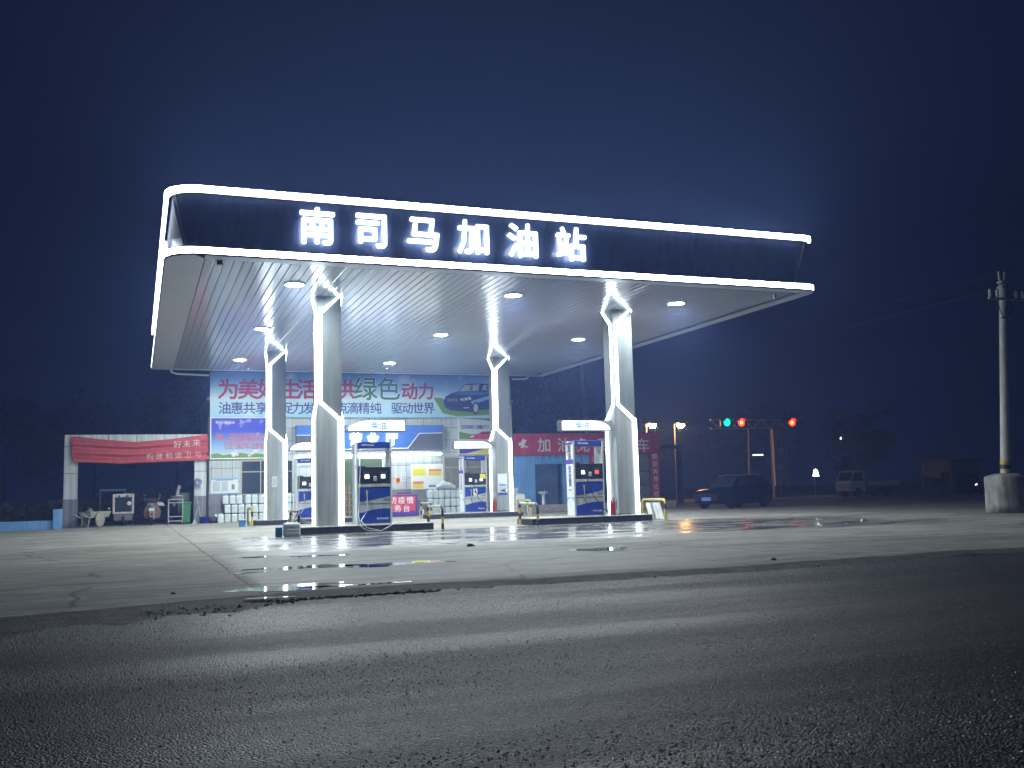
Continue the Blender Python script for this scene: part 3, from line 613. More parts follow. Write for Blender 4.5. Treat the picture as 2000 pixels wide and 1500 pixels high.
def extinguisher(x, y, z, label):
    t = thing('fire_extinguisher', (x, y, z), label, 'fire extinguisher', 'red fire extinguishers by the columns')
    MB().lathe([(.0, 0), (.085, 0), (.09, .02), (.09, .40), (.07, .46), (.035, .49), (.03, .51)], (x, y, z), 'redx', 16).build('cylinder', t)
    mb = MB(); mb.lathe([(.03, .505), (.032, .55), (.012, .57)], (x, y, z), 'galv', 10); mb.box(x-.02, y-.09, z+.56, x+.02, y+.03, z+.575, 'black'); mb.build('valve', t)
    mb = MB(); mb.tube([(x, y-.03, z+.53), (x+.09, y-.06, z+.5), (x+.11, y-.05, z+.35), (x+.10, y-.04, z+.2)], .011, 'rubber', 6); mb.build('hose', t)
    mb = MB(); mb.lathe([(.0905, .16), (.0915, .165), (.0915, .30), (.0905, .305)], (x, y, z), 'paper', 16); mb.build('label_band', t) if False else None
    return t
ex = extinguisher(14.17, 28.05, ZI, 'red fire extinguisher beside the front right column under the diesel pump')
dup(ex, .12, 11.45, 0, 'red fire extinguisher beside the back right column')
# posters on the column
def poster(px0, py0, px1, py1, Y, parts, label, name='notice_poster', base='paper'):
    a = at(px0, py1, Y); b = at(px1, py0, Y); t = thing(name, ((a.x+b.x)/2, Y, a.z), label, 'poster')
    MB().box(a.x, Y-.004, a.z, b.x, Y, b.z, base).build('sheet', t)
    for nm, m, u0, v0, u1, v1 in parts:
        MB().box(a.x+(b.x-a.x)*u0, Y-.007, a.z+(b.z-a.z)*v0, a.x+(b.x-a.x)*u1, Y-.0045, a.z+(b.z-a.z)*v1, m).build(nm, t)
    return t
poster(973, 925, 990, 967, CY[1]-.014, [('heading', 'bprint', .1, .42, .9, .46), ('heading', 'bprint', .1, .49, .9, .52), ('picture', 'palegrey', .1, .12, .9, .38), ('car_picture', 'purple', .4, .17, .8, .25), ('footer', 'purple', 0, 0, 1, .11)], 'small blue and white notice on the back right column')
poster(531, 931, 541, 951, CY[1]-.014, [('picture', 'palegrey', .08, .1, .92, .9)], 'faint grey notice on the back left column')

# ================================================================== STORE
YW = 47.0
store = thing('station_shop', (10.6, 51, G), 'white tiled station shop behind the pumps with grey base and windows', 'building')
def facade():
    mb = MB(); mb.box(3.13, YW, 1.27, 18.1, YW+7, 5.6, 'tile'); mb.build('wall', store)
    mb = MB(); mb.box(3.11, YW-.03, G-.05, 18.12, YW+7, 1.265, 'wallgrey'); mb.build('plinth', store)
    mb = MB(); mb.box(3.0, YW-.05, 5.6, 18.2, YW+7.1, 5.75, 'wallgrey'); mb.build('roof', store)
    mb = MB(); mb.tube([(3.06, YW-.06, G), (3.06, YW-.06, 4.8)], .045, 'dark', 8); mb.build('downpipe', store)
    def window(px0, py0, px1, py1, hx, hy, curtain):
        a = at(px0, py1, YW); b = at(px1, py0, YW); f = .05
        fr = MB(); y0, y1 = YW-.07, YW-.002
        fr.box(a.x, y0, a.z, a.x+f, y1, b.z, 'frame'); fr.box(b.x-f, y0, a.z, b.x, y1, b.z, 'frame'); fr.box(a.x+f, y0, a.z, b.x-f, y1, a.z+f, 'frame'); fr.box(a.x+f, y0, b.z-f, b.x-f, y1, b.z, 'frame')
        z = at(px0, hy, YW).z; fr.box(a.x+f, y0+.01, z-.02, b.x-f, y1, z+.02, 'frame')
        for q in hx: X = at(q, py0, YW).x; fr.box(X-.02, y0+.012, a.z+f, X+.02, y1, b.z-f, 'frame')
        w = fr.build('window', store)
        MB().box(a.x+f, YW-.03, a.z+f, b.x-f, YW-.012, b.z-f, 'glass' if not curtain else 'palegrey').build('pane', w)
        if curtain:
            c = MB(); n = 30; ps = []
            for i in range(n+1): ps.append((a.x+f+.01+(b.x-a.x-2*f-.02)*i/n, YW-.036-.012*(1+math.sin(i*2.4+math.sin(i)))))
            c.add([(x, y, z_) for z_ in (a.z+f, b.z-f) for x, y in ps], [(i, i+1, n+2+i, n+1+i) for i in range(n)], 'curtain', True); c.build('curtain', w)
    M['curtain'] = mat('curtain', (.20, .20, .16), .9, var=.2, vscale=3)
    window(470, 898, 572, 967, (509, 545), 922, False)
    window(867, 891, 955, 956, (908,), 913, True)
    # entrance with green lit glass
    a = at(655, 1012, YW); b = at(748, 893, YW); f = .06
    d = MB(); d.box(a.x, YW-.09, G, a.x+f, YW-.032, b.z, 'white'); d.box(b.x-f, YW-.09, G, b.x, YW-.032, b.z, 'white'); d.box(a.x+f, YW-.09, b.z-f, b.x-f, YW-.032, b.z, 'white'); d.box((a.x+b.x)/2-.03, YW-.088, G, (a.x+b.x)/2+.03, YW-.032, b.z-f, 'white')
    d = d.build('entrance_door', store); MB().box(a.x+f, YW-.06, .05, b.x-f, YW-.034, b.z-f, 'glassg').build('glass', d)
facade()
# folding wooden gate in the doorway
t = thing('folding_gate', at(676, 1008, 46.5), 'brown wooden folding gate across the shop doorway', 'gate')
a = at(661, 1008, 46.5); b = at(690, 947, 46.5)
for i in range(5): MB().box(a.x+(b.x-a.x)*i/4-.045, 46.48, a.z, a.x+(b.x-a.x)*i/4+.025, 46.52, b.z, 'wood').build('slat', t)
for i in range(4): MB().box(a.x-.03, 46.45, a.z+.15+i*.3, b.x+.03, 46.478, a.z+.21+i*.3, 'wood').build('rail', t)
# billboard
YBB = 46.88
BB = [at(410, 815, YBB), at(996, 735, YBB)]
M['bbpic'] = ramp_mat('billboard_print', 2, [(-.2, (.16, .36, .55)), (.35, (.36, .60, .70)), (1.15, (.56, .74, .77)), (1.7, (.24, .45, .72)), (2.35, (.14, .32, .66))], wave=.5, blobs=(.9, .56, .72, (.55, .66, .68)))
bb = thing('billboard', (BB[0].x, YBB, BB[0].z), 'wide pale blue shop billboard with red and green Chinese slogan and dark blue car', 'billboard')
MB().box(BB[0].x, YBB, BB[0].z, BB[1].x, YBB+.10, 6.93, 'bbpic').build('panel', bb)
def row(mb, s, xs_, py, m, size, Y, bold=.018):
    mb.text([(c, at(x, py, Y).x, at(x, py, Y).z) for c, x in zip(s, xs_)], m, Y, size, bold, .005)
mb = MB(); row(mb, '为美好生活提供', (446, 485, 524, 567, 599, 636, 674), 760, M['text_red'], 1.0, YBB-.001, .026); mb.build('slogan_lettering', bb)
mb = MB(); row(mb, '绿色', (714, 759), 759, M['text_white'], 1.22, YBB-.001, .034); row(mb, '绿色', (714, 759), 759, M['text_green'], 1.22, YBB-.008, .014); mb.build('green_lettering', bb)
mb = MB(); row(mb, '动力', (800, 832), 764, M['text_red'], .88, YBB-.001, .026); mb.build('slogan_lettering', bb)
for s_, q_ in (('油惠共享', (439, 463, 487, 511)), ('促力发展', (560, 582, 603, 625)), ('点滴精纯', (668, 689, 711, 734)), ('驱动世界', (775, 796, 817, 838))):
    mb = MB(); row(mb, s_, q_, 797, M['text_navy'], .60, YBB-.001, .012); mb.build('tagline_lettering', bb)
# picture of a dark blue car on the billboard
def flat(mb, pts, Y, m):
    v = [at(x, y, Y) for x, y in pts]; mb.add(v, [tuple(range(len(v)))[::-1]], m)
def zz(pts): return [(660+x/4.286, 700+y/4.286) for x, y in pts]
def ell(cx, cy, rx, ry, n=18): return [(cx+rx*math.cos(2*math.pi*i/n), cy+ry*math.sin(2*math.pi*i/n)) for i in range(n)]
mb = MB(); y_ = YBB-.002
flat(mb, zz([(800, 330), (870, 330), (960, 400), (1380, 400), (1380, 470), (1000, 485), (880, 460)]), y_, 'gprint')
flat(mb, zz([(885, 360), (900, 320), (950, 292), (1010, 275), (1055, 222), (1090, 212), (1330, 212), (1400, 250), (1440, 300), (1445, 390), (1400, 420), (1180, 430), (1130, 450), (950, 435), (895, 410)]), y_-.003, 'carb')
flat(mb, zz([(1015, 277), (1060, 225), (1185, 217), (1175, 270)]), y_-.006, 'palegrey'); flat(mb, zz([(1205, 278), (1218, 222), (1320, 222), (1370, 262)]), y_-.006, 'palegrey')
flat(mb, zz([(1020, 340), (1110, 322), (1118, 345), (1035, 355)]), y_-.006, 'paper'); flat(mb, zz([(905, 335), (1015, 330), (1010, 365), (915, 360)]), y_-.006, 'dark')
flat(mb, zz([(1110, 360), (1300, 300), (1440, 296), (1440, 312), (1300, 330), (1130, 385)]), y_-.006, 'carl'); flat(mb, zz([(1010, 280), (1180, 276), (1330, 286), (1300, 298), (1110, 310), (960, 300)]), y_-.006, 'bprint'); flat(mb, zz([(1186, 218), (1196, 217), (1206, 276), (1190, 276)]), y_-.009, 'carb')
for q in (918, 940, 962, 984): flat(mb, zz([(q, 336), (q+14, 335), (q+14, 361), (q+1, 361)]), y_-.009, 'wallgrey')
flat(mb, zz([(1048, 340), (1062, 336), (1066, 346), (1050, 350)]), y_-.009, 'carb'); flat(mb, zz([(1080, 334), (1096, 331), (1100, 342), (1084, 345)]), y_-.009, 'carb')
flat(mb, zz([(1110, 228), (1130, 226), (1124, 268), (1100, 268)]), y_-.009, 'wallgrey'); flat(mb, zz([(1240, 228), (1262, 228), (1268, 270), (1238, 274)]), y_-.009, 'wallgrey')
flat(mb, zz([(1050, 410), (1100, 408), (1098, 416), (1054, 418)]), y_-.009, 'palegrey'); flat(mb, zz([(1205, 275), (1222, 262), (1238, 268), (1234, 284), (1208, 286)]), y_-.010, 'carb')
flat(mb, zz([(905, 385), (1120, 400), (1118, 418), (930, 405)]), y_-.006, 'black')
for cx, cy, rx, ry in ((1155, 415, 28, 52), (1385, 385, 20, 40)):
    flat(mb, zz(ell(cx, cy, rx, ry)), y_-.009, 'black'); flat(mb, zz(ell(cx, cy, rx*.68, ry*.72)), y_-.012, 'palegrey')
mb.build('car_picture', bb)
# left poster
def framed(px0, py0, px1, py1, Y, m, label, name='poster_board'):
    a = at(px0, py1, Y); b = at(px1, py0, Y); t = thing(name, (a.x, Y, a.z), label, 'poster')
    MB().box(a.x, Y-.03, a.z, b.x, YW-.001, b.z, m).build('print', t); f = .05
    mb = MB(); mb.box(a.x-f, Y-.05, a.z-f, a.x, YW-.001, b.z+f, 'white'); mb.box(b.x, Y-.05, a.z-f, b.x+f, YW-.001, b.z+f, 'white'); mb.box(a.x, Y-.05, a.z-f, b.x, YW-.001, a.z, 'white'); mb.box(a.x, Y-.05, b.z, b.x, YW-.001, b.z+f, 'white'); mb.build('frame', t)
    return t, a, b
Yp = YW-.05
M['skyprint'] = ramp_mat('sky_poster_print', 2, [(.0, (.45, .58, .60)), (.55, (.22, .40, .62)), (1.25, (.03, .06, .50)), (1.95, (.06, .03, .42))], blobs=(1.6, .60, .75, (.62, .70, .76)))
tp, a, b = framed(412, 817, 545, 895, Yp, 'skyprint', 'blue sky poster with red Chinese slogan and green hills, left of the back left column')
mb = MB(); row(mb, '南司马加油站', [424+i*6.3 for i in range(6)], 825, M['paper'], .15, Yp-.031, .008); mb.build('small_lettering', tp)
for s, xs_, py in (('每一滴油都是承诺', [429+i*12.6 for i in range(8)], 854), ('您的爱车油我负责', [444.5+i*12.6 for i in range(8)], 870)):
    mb = MB(); row(mb, s, xs_, py, M['paper'], .40, Yp-.031, .012); row(mb, s, xs_, py, M['text_red'], .40, Yp-.038, .0); mb.build('slogan_lettering', tp)
mb = MB(); P_ = [(411, 894.5), (411, 888), (424, 885), (436, 889), (448, 887), (456, 889), (470, 884), (485, 887), (500, 885), (520, 888), (545, 886), (545, 894.5)]
flat(mb, P_, Yp-.032, 'gprint')
for cx, cy in ((456, 890), (463, 888), (492, 886), (487, 890)): flat(mb, ell(cx, cy, 3.5, 2, 10), Yp-.036, 'pinkw')
mb.build('meadow_picture', tp)
# poster of rules, lower left
poster(412, 933, 465, 966, YW-.008, [('heading', 'lightblue', 0, .90, 1, 1), ('title', 'purple', .16, .85, .82, .89), ('text_block', 'palegrey', .06, .18, .34, .8), ('text_block', 'palegrey', .38, .18, .62, .8), ('side_list', 'wallgrey', .76, .28, .87, .6), ('footer', 'lightblue', 0, .03, 1, .08)], 'pale blue notice sheet of small print on the tiles left of the window')
# right poster
M['gpost'] = mat('pale_sky_print', (.50, .57, .58), .5, var=.08, vscale=1)
tp, a, b = framed(897, 815, 975, 886, Yp, 'gpost', 'poster of a red car on green meadow between the billboard and the back right pump')
mb = MB(); row(mb, '志存高远', [903.5+i*6.6 for i in range(4)], 834, M['text_navy'], .22, Yp-.031, .012); row(mb, '诚赢天下', [932.5+i*6.8 for i in range(4)], 834, M['text_navy'], .22, Yp-.031, .012); mb.build('slogan_lettering', tp)
mb = MB(); flat(mb, [(897, 858), (897, 843), (920, 848), (975, 846), (975, 858)], Yp-.032, 'gprint'); flat(mb, [(898, 817), (975, 817), (975, 826), (945, 820)], Yp-.032, 'text_green'); flat(mb, [(897, 886), (897, 870), (975, 868), (975, 870), (908, 886)], Yp-.034, 'purple'); flat(mb, [(910, 886), (975, 870), (975, 886)], Yp-.036, 'yprint'); mb.build('meadow_picture', tp)
mb = MB(); flat(mb, [(913, 857), (920, 851), (932, 848), (940, 843), (960, 842), (972, 848), (974, 858)], Yp-.038, 'redp'); flat(mb, [(936, 848), (943, 844.5), (956, 844), (962, 847)], Yp-.041, 'dark'); flat(mb, [(917, 853), (924, 850.5), (927, 852), (920, 855)], Yp-.041, 'paper'); mb.build('car_picture', tp)
# shop sign
ts = thing('shop_sign', at(720, 883, 46.7), 'blue and grey shop fascia with white glowing letters and a lit tube below', 'sign')
a = at(579, 883, 46.7); b = at(863, 831, 46.7)
MB().box(a.x, 46.55, a.z, b.x, YW-.001, b.z, mat('sign_grey', (.085, .095, .115), .5, var=.06)).build('panel', ts)
mb = MB(); ys = 46.546
pl = [(863, 845.5), (819, 846.5), (797, 875), (645, 878), (623, 850), (579, 850)]
flat(mb, [(579, 832), (863, 832)]+pl, ys, mat('sign_blue', (.05, .16, .55), .4, var=.05)); mb.build('blue_field', ts)
mb = MB(); flat(mb, [(579, 838), (863, 838.5), (863, 840), (579, 839.5)], ys-.003, 'bprint'); mb.build('pinstripe', ts)
mb = MB(); mb.tube([at(x, y, ys-.01) for x, y in pl], .022, 'white', 6, smooth=False); mb.build('zigzag_trim', ts)
for ch, x in zip('营业厅', (695, 728.5, 765)):
    p = at(x, 858, 46.5); mb = MB(); mb.text([(ch, p.x, p.z)], 'letter', 46.54, .62, .04, .08); mb.build('sign_letter', ts)
MB().tube([at(578, 892, 46.5), at(862, 886, 46.5)], .055, 'tube', 10).build('light_tube', ts)
MB().box(b.x, 46.5, a.z, b.x+.06, YW-.001, b.z+.02, 'wallgrey').build('end_cap', ts)
# notice board right of the door
tn = thing('notice_board', at(834, 957, YW-.03), 'white board holding four yellow and orange notices right of the shop door', 'notice board')
a = at(803, 957, YW); b = at(865, 906, YW); MB().box(a.x, YW-.03, a.z, b.x, YW-.001, b.z, 'white').build('board', tn)
for q in ([(805, 909, 832, 931, 'paper'), (806, 915, 831, 929, 'yprint')], [(836, 909, 863, 931, 'paper'), (837, 916, 862, 921, 'orange'), (837, 921, 862, 929, 'yprint')], [(805, 935, 832, 956, 'paper'), (806, 940, 827, 946, 'orange'), (806, 946, 827, 954, 'yprint')], [(836, 933, 863, 956, 'paper'), (837, 944, 862, 946, 'yprint'), (837, 947, 862, 951, 'bprint')]):
    mb = MB()
    for k, (u0, v0, u1, v1, m) in enumerate(q):
        p, r_ = at(u0, v1, YW), at(u1, v0, YW); mb.box(p.x, YW-.034-.003*k, p.z, r_.x, YW-.031-.003*k+.001, r_.z, m)
    mb.build('notice', tn)
poster(772, 932, 782, 945, YW-.001, [('emblem', 'orange', .05, .05, .95, .95), ('mark', 'yprint', .3, .35, .7, .75)], 'small orange sticker on the tiles by the front pump')
poster(783, 923, 793, 940, YW-.001, [('text_block', 'palegrey', .15, .1, .9, .7), ('heading', 'dark', .1, .82, .95, .88)], 'small white paper sheet on the tiles beside the orange sticker')
# red service stand with table
tb = thing('service_stand', at(793, 1012, 46.0), 'red banner table stand with white Chinese text in front of the shop', 'stand')
Ys = 45.9; a = at(742, 1008, Ys); b = at(815, 966, Ys)
MB().box(a.x, Ys, a.z, b.x, Ys+.03, b.z, 'purple').build('border', tb)
p, r_ = at(744, 1000, Ys), at(812, 968.5, Ys); MB().box(p.x, Ys-.004, p.z, r_.x, Ys-.0005, r_.z, 'redp').build('banner', tb)
mb = MB(); row(mb, '防疫情', (768, 784.5, 801), 977, M['text_white'], .36, Ys-.0045, .012); row(mb, '服务台', (760, 777, 794), 993, M['text_white'], .36, Ys-.0045, .012); mb.build('lettering', tb)
MB().box(a.x+.1, Ys+.05, b.z+.02, b.x-.3, Ys+.6, b.z+.06, 'red').build('table_top', tb)
for xx in (a.x+.08, b.x-.04):
    MB().box(xx-.02, Ys+.032, G, xx+.02, Ys+.07, b.z, 'galv').build('leg', tb)
tag(MB().box(at(777, 965, Ys+.2).x, Ys+.15, b.z+.062, at(803, 965, Ys+.2).x, Ys+.4, b.z+.12, 'dark').build('document_tray', loc=(a.x+.8, Ys+.3, b.z+.062), bevel=.01), 'dark flat tray lying on the red service stand', 'tray')
# wooden crate and small jar between stand and canisters
t = thing('wooden_stool', at(828, 997, 45.8), 'small wooden stool right of the red stand', 'stool')
a = at(820, 998, 45.8); b = at(836, 976, 45.8)
MB().box(a.x, 45.7, b.z-.04, b.x, 46.1, b.z, 'wood').build('seat', t)
for xx in (a.x+.02, b.x-.06):
    for yy in (45.72, 46.04): MB().box(xx, yy, G, xx+.04, yy+.04, b.z-.042, 'wood').build('leg', t)

# ================================================================== JERRYCANS
def jerrycan(x, y, z, label, group, w=.27, d=.24, h=.385):
    t = thing('jerrycan', (x, y, z), label, 'jerrycan', group)
    mb = MB(); rs = []
    for s_, zz_ in ((.90, 0), (1, .02), (1, .12), (.965, .135), (1, .15), (1, h*.55), (.965, h*.58), (1, h*.61), (1, h-.05), (.9, h-.015), (.55, h)):
        a, b, r = w/2*s_, d/2*s_, .045*s_; ring = []
        for cx, cy, a0 in ((a-r, b-r, 0), (-a+r, b-r, 90), (-a+r, -b+r, 180), (a-r, -b+r, 270)):
            ring += [(x+cx+r*math.cos(R(a0+k*30)), y+cy+r*math.sin(R(a0+k*30)), z+zz_) for k in range(4)]
        rs.append(ring)
    mb.loft(rs, 'jug', True, True); mb.build('body', t)
    MB().lathe([(.028, h-.005), (.028, h+.028), (.0, h+.03)], (x+w*.28, y, z), 'jugcap', 10).build('cap', t)
    MB().tube([(x-w*.32, y, z+h-.02), (x-w*.26, y, z+h+.028), (x+w*.05, y, z+h+.028), (x+w*.12, y, z+h-.01)], .013, 'jug', 6).build('handle', t)
    return t
first = None; gl = 'milky jerrycans stacked against the shop wall'
x0 = at(444, 1020, 46.6).x
names = ['bottom', 'middle', 'top']; ORD = 'first second third fourth fifth sixth seventh eighth ninth tenth eleventh'.split()
for r_ in range(3):
    for k in range(11):
        x = x0+k*.305+(-.09 if r_ == 2 and k < 3 else 0)+random.uniform(-.008, .008); y = 46.62+random.uniform(-.015, .015)
        lb = f'{ORD[k]} milky jerrycan from the left, {names[r_]} row of the stack behind the back left column'
        if first is None: first = jerrycan(x, y, G, lb, gl)
        else: o = dup(first, x-first.location.x, y-first.location.y, r_*.415, lb); o.rotation_euler[2] = random.uniform(-.06, .06)
x1 = at(840, 1000, 46.6).x
for r_ in range(3):
    for k in range(6):
        o = dup(first, x1+k*.30-first.location.x+random.uniform(-.008, .008), random.uniform(-.015, .015), r_*.415, f'{ORD[k]} milky jerrycan from the left, {names[r_]} row of the stack under the curtained window'); o.rotation_euler[2] = random.uniform(-.06, .06); o['group'] = 'milky jerrycans stacked under the curtained window'
for k in range(3):
    o = dup(first, at(1007, 985, 46.4).x-first.location.x, -.25, k*.415, f'{names[k]} milky jerrycan of the small pile beside the blue wall'); o['group'] = 'milky jerrycans piled beside the blue wall'
o = dup(first, at(431, 1020, 46.2).x-first.location.x, -.35, 0, 'lone milky jerrycan standing just left of the tall stack by the drainpipe')
# crumpled clear film on the right stack
mb = MB(); rnd = random.Random(2); rs = []
for i in range(9):
    rs.append([(x1+.35+i*.12, 46.62+.13*math.cos(k*.785)*(1+.3*rnd.random()), 1.23+(.10+.10*math.sin(i/8*3.1))*(1+math.sin(k*.785))*(.7+.5*rnd.random())) for k in range(8)])
mb.loft(rs, 'jug', True, False); tag(mb.build('plastic_film', loc=(x1+.8, 46.62, 1.21)), 'crumpled pale plastic film on top of the jerrycans under the curtained window', 'plastic film')
o = dup(first, at(824, 1009, 45.6).x-first.location.x, -1.0, 0, 'small milky jar standing on the ground right of the red stand'); o.scale = (.75, .75, .8)
# big jug with funnel by the front-left hoop
jx, jy = 3.93, 26.95
t = jerrycan(jx, jy, G, 'big milky jug with a funnel beside the front left island', 'jugs', .44, .30, .38); t.name = 'water_jug'; ORG[t.name] = Vector(t.location); t['category'] = 'jug'; del t['group']
mb = MB(); mb.tube([(jx+.05, jy, G+.40), (jx+.08, jy, G+.48)], .03, 'jugcap', 8); mb.tube([(jx+.07, jy, G+.46), (jx+.17, jy-.02, G+.62)], .018, 'jugcap', 8, .045); mb.build('funnel', t)
tag(MB().box(jx-.41, jy-.05, G, jx-.25, jy+.2, G+.26, 'bucket').build('blue_box', loc=(jx-.3, jy, G), bevel=.012), 'small blue box standing left of the big milky jug', 'box')
t = thing('plastic_bucket', at(473, 1030, 38.6)*1, 'small blue tub with pale rim on the ground left of the back left column', 'bucket'); t.location.z = G
bx = at(473, 1030, 38.6).x; ORG[t.name] = Vector(t.location)
MB().loft([[(bx-.12*q, 38.6-.10*q, G+h), (bx+.12*q, 38.6-.10*q, G+h), (bx+.12*q, 38.6+.10*q, G+h), (bx-.12*q, 38.6+.10*q, G+h)] for q, h in ((.9, 0), (1.05, .24))], 'bucket').build('body', t, bevel=.01)
MB().box(bx-.15, 38.46, G+.242, bx+.15, 38.74, G+.285, 'jug').build('rim', t, bevel=.008)

# ================================================================== LEFT GATEWAY AND WHAT STANDS IN IT
gw = thing('gateway', (.0, YW, G), 'white tiled gateway with grey bases left of the shop', 'gateway')
MB().box(-2.96, YW, 2.82, 3.0, YW+.5, 4.02, 'pier_tile').build('lintel', gw)
for xa, xb in ((-2.96, -2.42), (2.48, 3.0)):
    MB().box(xa, YW, 1.20, xb, YW+.5, 2.818, 'pier_tile').build('pillar', gw)
    MB().box(xa-.02, YW-.02, G-.05, xb+.02, YW+.52, 1.198, 'wallgrey').build('pillar_base', gw)
def banner():
    t = thing('red_banner', (0, YW-.05, 3.4), 'sagging faded red cloth banner hung across the white gateway', 'banner')
    top = [(139, 852), (200, 858), (265, 863), (330, 858), (405, 848)]; bot = [(142, 902), (200, 904.5), (240, 906), (300, 903), (408, 897)]
    def ev(ps, u):
        x = ps[0][0]+(ps[-1][0]-ps[0][0])*u
        for (xa, ya), (xb, yb) in zip(ps, ps[1:]):
            if x <= xb+1e-6: return x, ya+(yb-ya)*(x-xa)/(xb-xa)
        return ps[-1]
    nu, nv = 60, 26; v = []; f = []
    def fold(u, vv): return .05*math.sin(vv*16+2.2*u+math.sin(u*5))+.03*math.sin(vv*37+u*3)+.012*math.sin(u*40+vv*9)
    for j in range(nv+1):
        for i in range(nu+1):
            u = i/nu; vv = j/nv; a, b = ev(top, u), ev(bot, u); p = at(a[0]+(b[0]-a[0])*vv, a[1]+(b[1]-a[1])*vv, YW-.12)
            v.append((p.x, YW-.13+fold(u, vv), p.z))
    for j in range(nv):
        for i in range(nu): k = j*(nu+1)+i; f.append((k, k+nu+1, k+nu+2, k+1))
    MB().add(v, f, 'red', True).build('cloth', t)
    for c, x, y, z_, b_ in (('好', 347, 868, .36, 0), ('未', 365, 867, .36, 0), ('来', 384, 865, .36, 0), ('构', 293, 892, .32, -.008), ('建', 311, 891, .32, -.008), ('和', 330, 890, .32, -.008), ('谐', 348, 889, .32, -.008), ('卫', 367, 887.5, .32, -.008), ('与', 387, 887, .32, -.008)):
        p = at(x, y, YW-.25); mb = MB(); mb.text([(c, p.x, p.z)], 'pinkw', YW-.225, z_, b_, .003); mb.build('banner_letter', t)
banner()
# device and lamp on the gateway pillar
t = thing('wall_siren', at(389, 940, YW-.1), 'purple grey horn shaped device on the gateway pillar', 'siren')
p = at(387, 941, YW-.1); MB().lathe([(.0, .1), (.09, .1), (.10, .05), (.15, -.05), (.17, -.10), (.10, -.06), (.0, -.05)], (p.x, YW-.1, p.z), mat('mauve_plastic', (.22, .22, .36), .4), 16, 'y').build('horn', t)
MB().tube([(p.x, YW-.02, p.z-.1), (p.x-.05, YW-.04, p.z-.5), (p.x-.03, YW-.04, p.z-1.0)], .012, 'paper', 6).build('cable', t)
# left low wall with pier
lw = thing('blue_low_wall', (-5, 44, G), 'low blue painted wall with a square end pier, left of the gateway', 'wall')
a, b = at(104, 995, 45.3), at(116, 1036, 45.3)
MB().box(-14, 45.4, G-.05, a.x-.002, 45.65, at(60, 1018, 45.4).z, 'bluewall').build('wall_run', lw)
MB().box(a.x, 45.3, G-.05, b.x, 46.9, a.z, 'bluewall').build('pier', lw)
# rubble wall behind
mb = MB(); rnd = random.Random(11)
for k in range(1500):
    x = rnd.uniform(-16, 6); z = rnd.uniform(0, 1.05+.55*max(0, 1-abs(x-1)/6)); r = rnd.uniform(.05, .17); c = Vector((x, 52+rnd.uniform(-.35, .35), z))
    q = [c+Vector((a*r*rnd.uniform(.7, 1.2), b*r*rnd.uniform(.7, 1.2), d*r*rnd.uniform(.6, 1))) for a, b, d in ((-1, -1, -1), (1, -1, -1), (1, 1, -1), (-1, 1, -1), (-1, -1, 1), (1, -1, 1), (1, 1, 1), (-1, 1, 1))]
    mb.add(q, [(0, 3, 2, 1), (4, 5, 6, 7), (0, 1, 5, 4), (1, 2, 6, 5), (2, 3, 7, 6), (3, 0, 4, 7)], 'stone')
tag(mb.build('stone_wall', loc=(-5, 52, 0)), 'rough dark rubble stone wall behind the gateway and blue wall', 'stone wall')

def wheel(mb_t, mb_r, c, r, w, axis, spokes=0):
    mb_t.lathe([(r*.62, -w/2), (r*.92, -w/2), (r, -w*.3), (r, w*.3), (r*.92, w/2), (r*.62, w/2)], c, 'tyre', 24, axis)
    mb_r.lathe([(.0, -w*.32), (r*.2, -w*.34), (r*.22, -w*.2), (r*.55, -w*.2), (r*.6, -w*.45), (r*.63, -w*.45), (r*.63, w*.4), (.0, w*.4)], c, 'chrome', 24, axis)
    for k in range(spokes):
        t = 2*math.pi*k/spokes; d = Vector((0, math.cos(t), math.sin(t))) if axis == 'x' else Vector((math.cos(t), 0, math.sin(t))); o = Vector((-w*.36, 0, 0)) if axis == 'x' else Vector((0, -w*.36, 0))
        mb_r.tube([Vector(c)+o+d*r*.15, Vector(c)+o+d*r*.58], r*.07, 'chrome', 5)
# hand cart
t = thing('hand_cart', at(175, 1030, 46.6), 'old wooden two wheeled hand cart at the left side of the gateway', 'hand cart')
a = at(158, 1029, 46.6); b = at(194, 1000, 46.6)
for xx in (a.x+.05, b.x-.02):
    mt, mr = MB(), MB(); c = (xx, 46.8, G+.33); mt.lathe([(.27, -.02), (.33, -.025), (.33, .025), (.27, .02)], c, 'oldwood', 24, 'x')
    for k in range(10): q = 2*math.pi*k/10; mt.tube([c, (c[0], c[1]+.28*math.cos(q), c[2]+.28*math.sin(q))], .012, 'oldwood', 5)
    mt.build('wheel', t)
MB().loft([[(a.x+.14, 46.3, G+.42), (b.x-.12, 46.3, G+.42), (b.x-.12, 47.6, G+.42), (a.x+.14, 47.6, G+.42)], [(a.x+.06, 46.2, G+.68), (b.x-.06, 46.2, G+.68), (b.x-.06, 47.7, G+.68), (a.x+.06, 47.7, G+.68)]], 'oldwood').build('tray', t)
for xx in (a.x+.16, b.x-.16): MB().tube([(xx, 47.6, G+.45), (xx, 46.2, G+.42), (xx, 45.7, G+.60)], .025, 'oldwood', 6).build('handle', t)
for xx in (a.x+.2, b.x-.2): MB().tube([(xx, 46.3, G+.42), (xx-.03, 46.25, G)], .02, 'oldwood', 6).build('prop_leg', t)
t.rotation_euler[2] = -.55
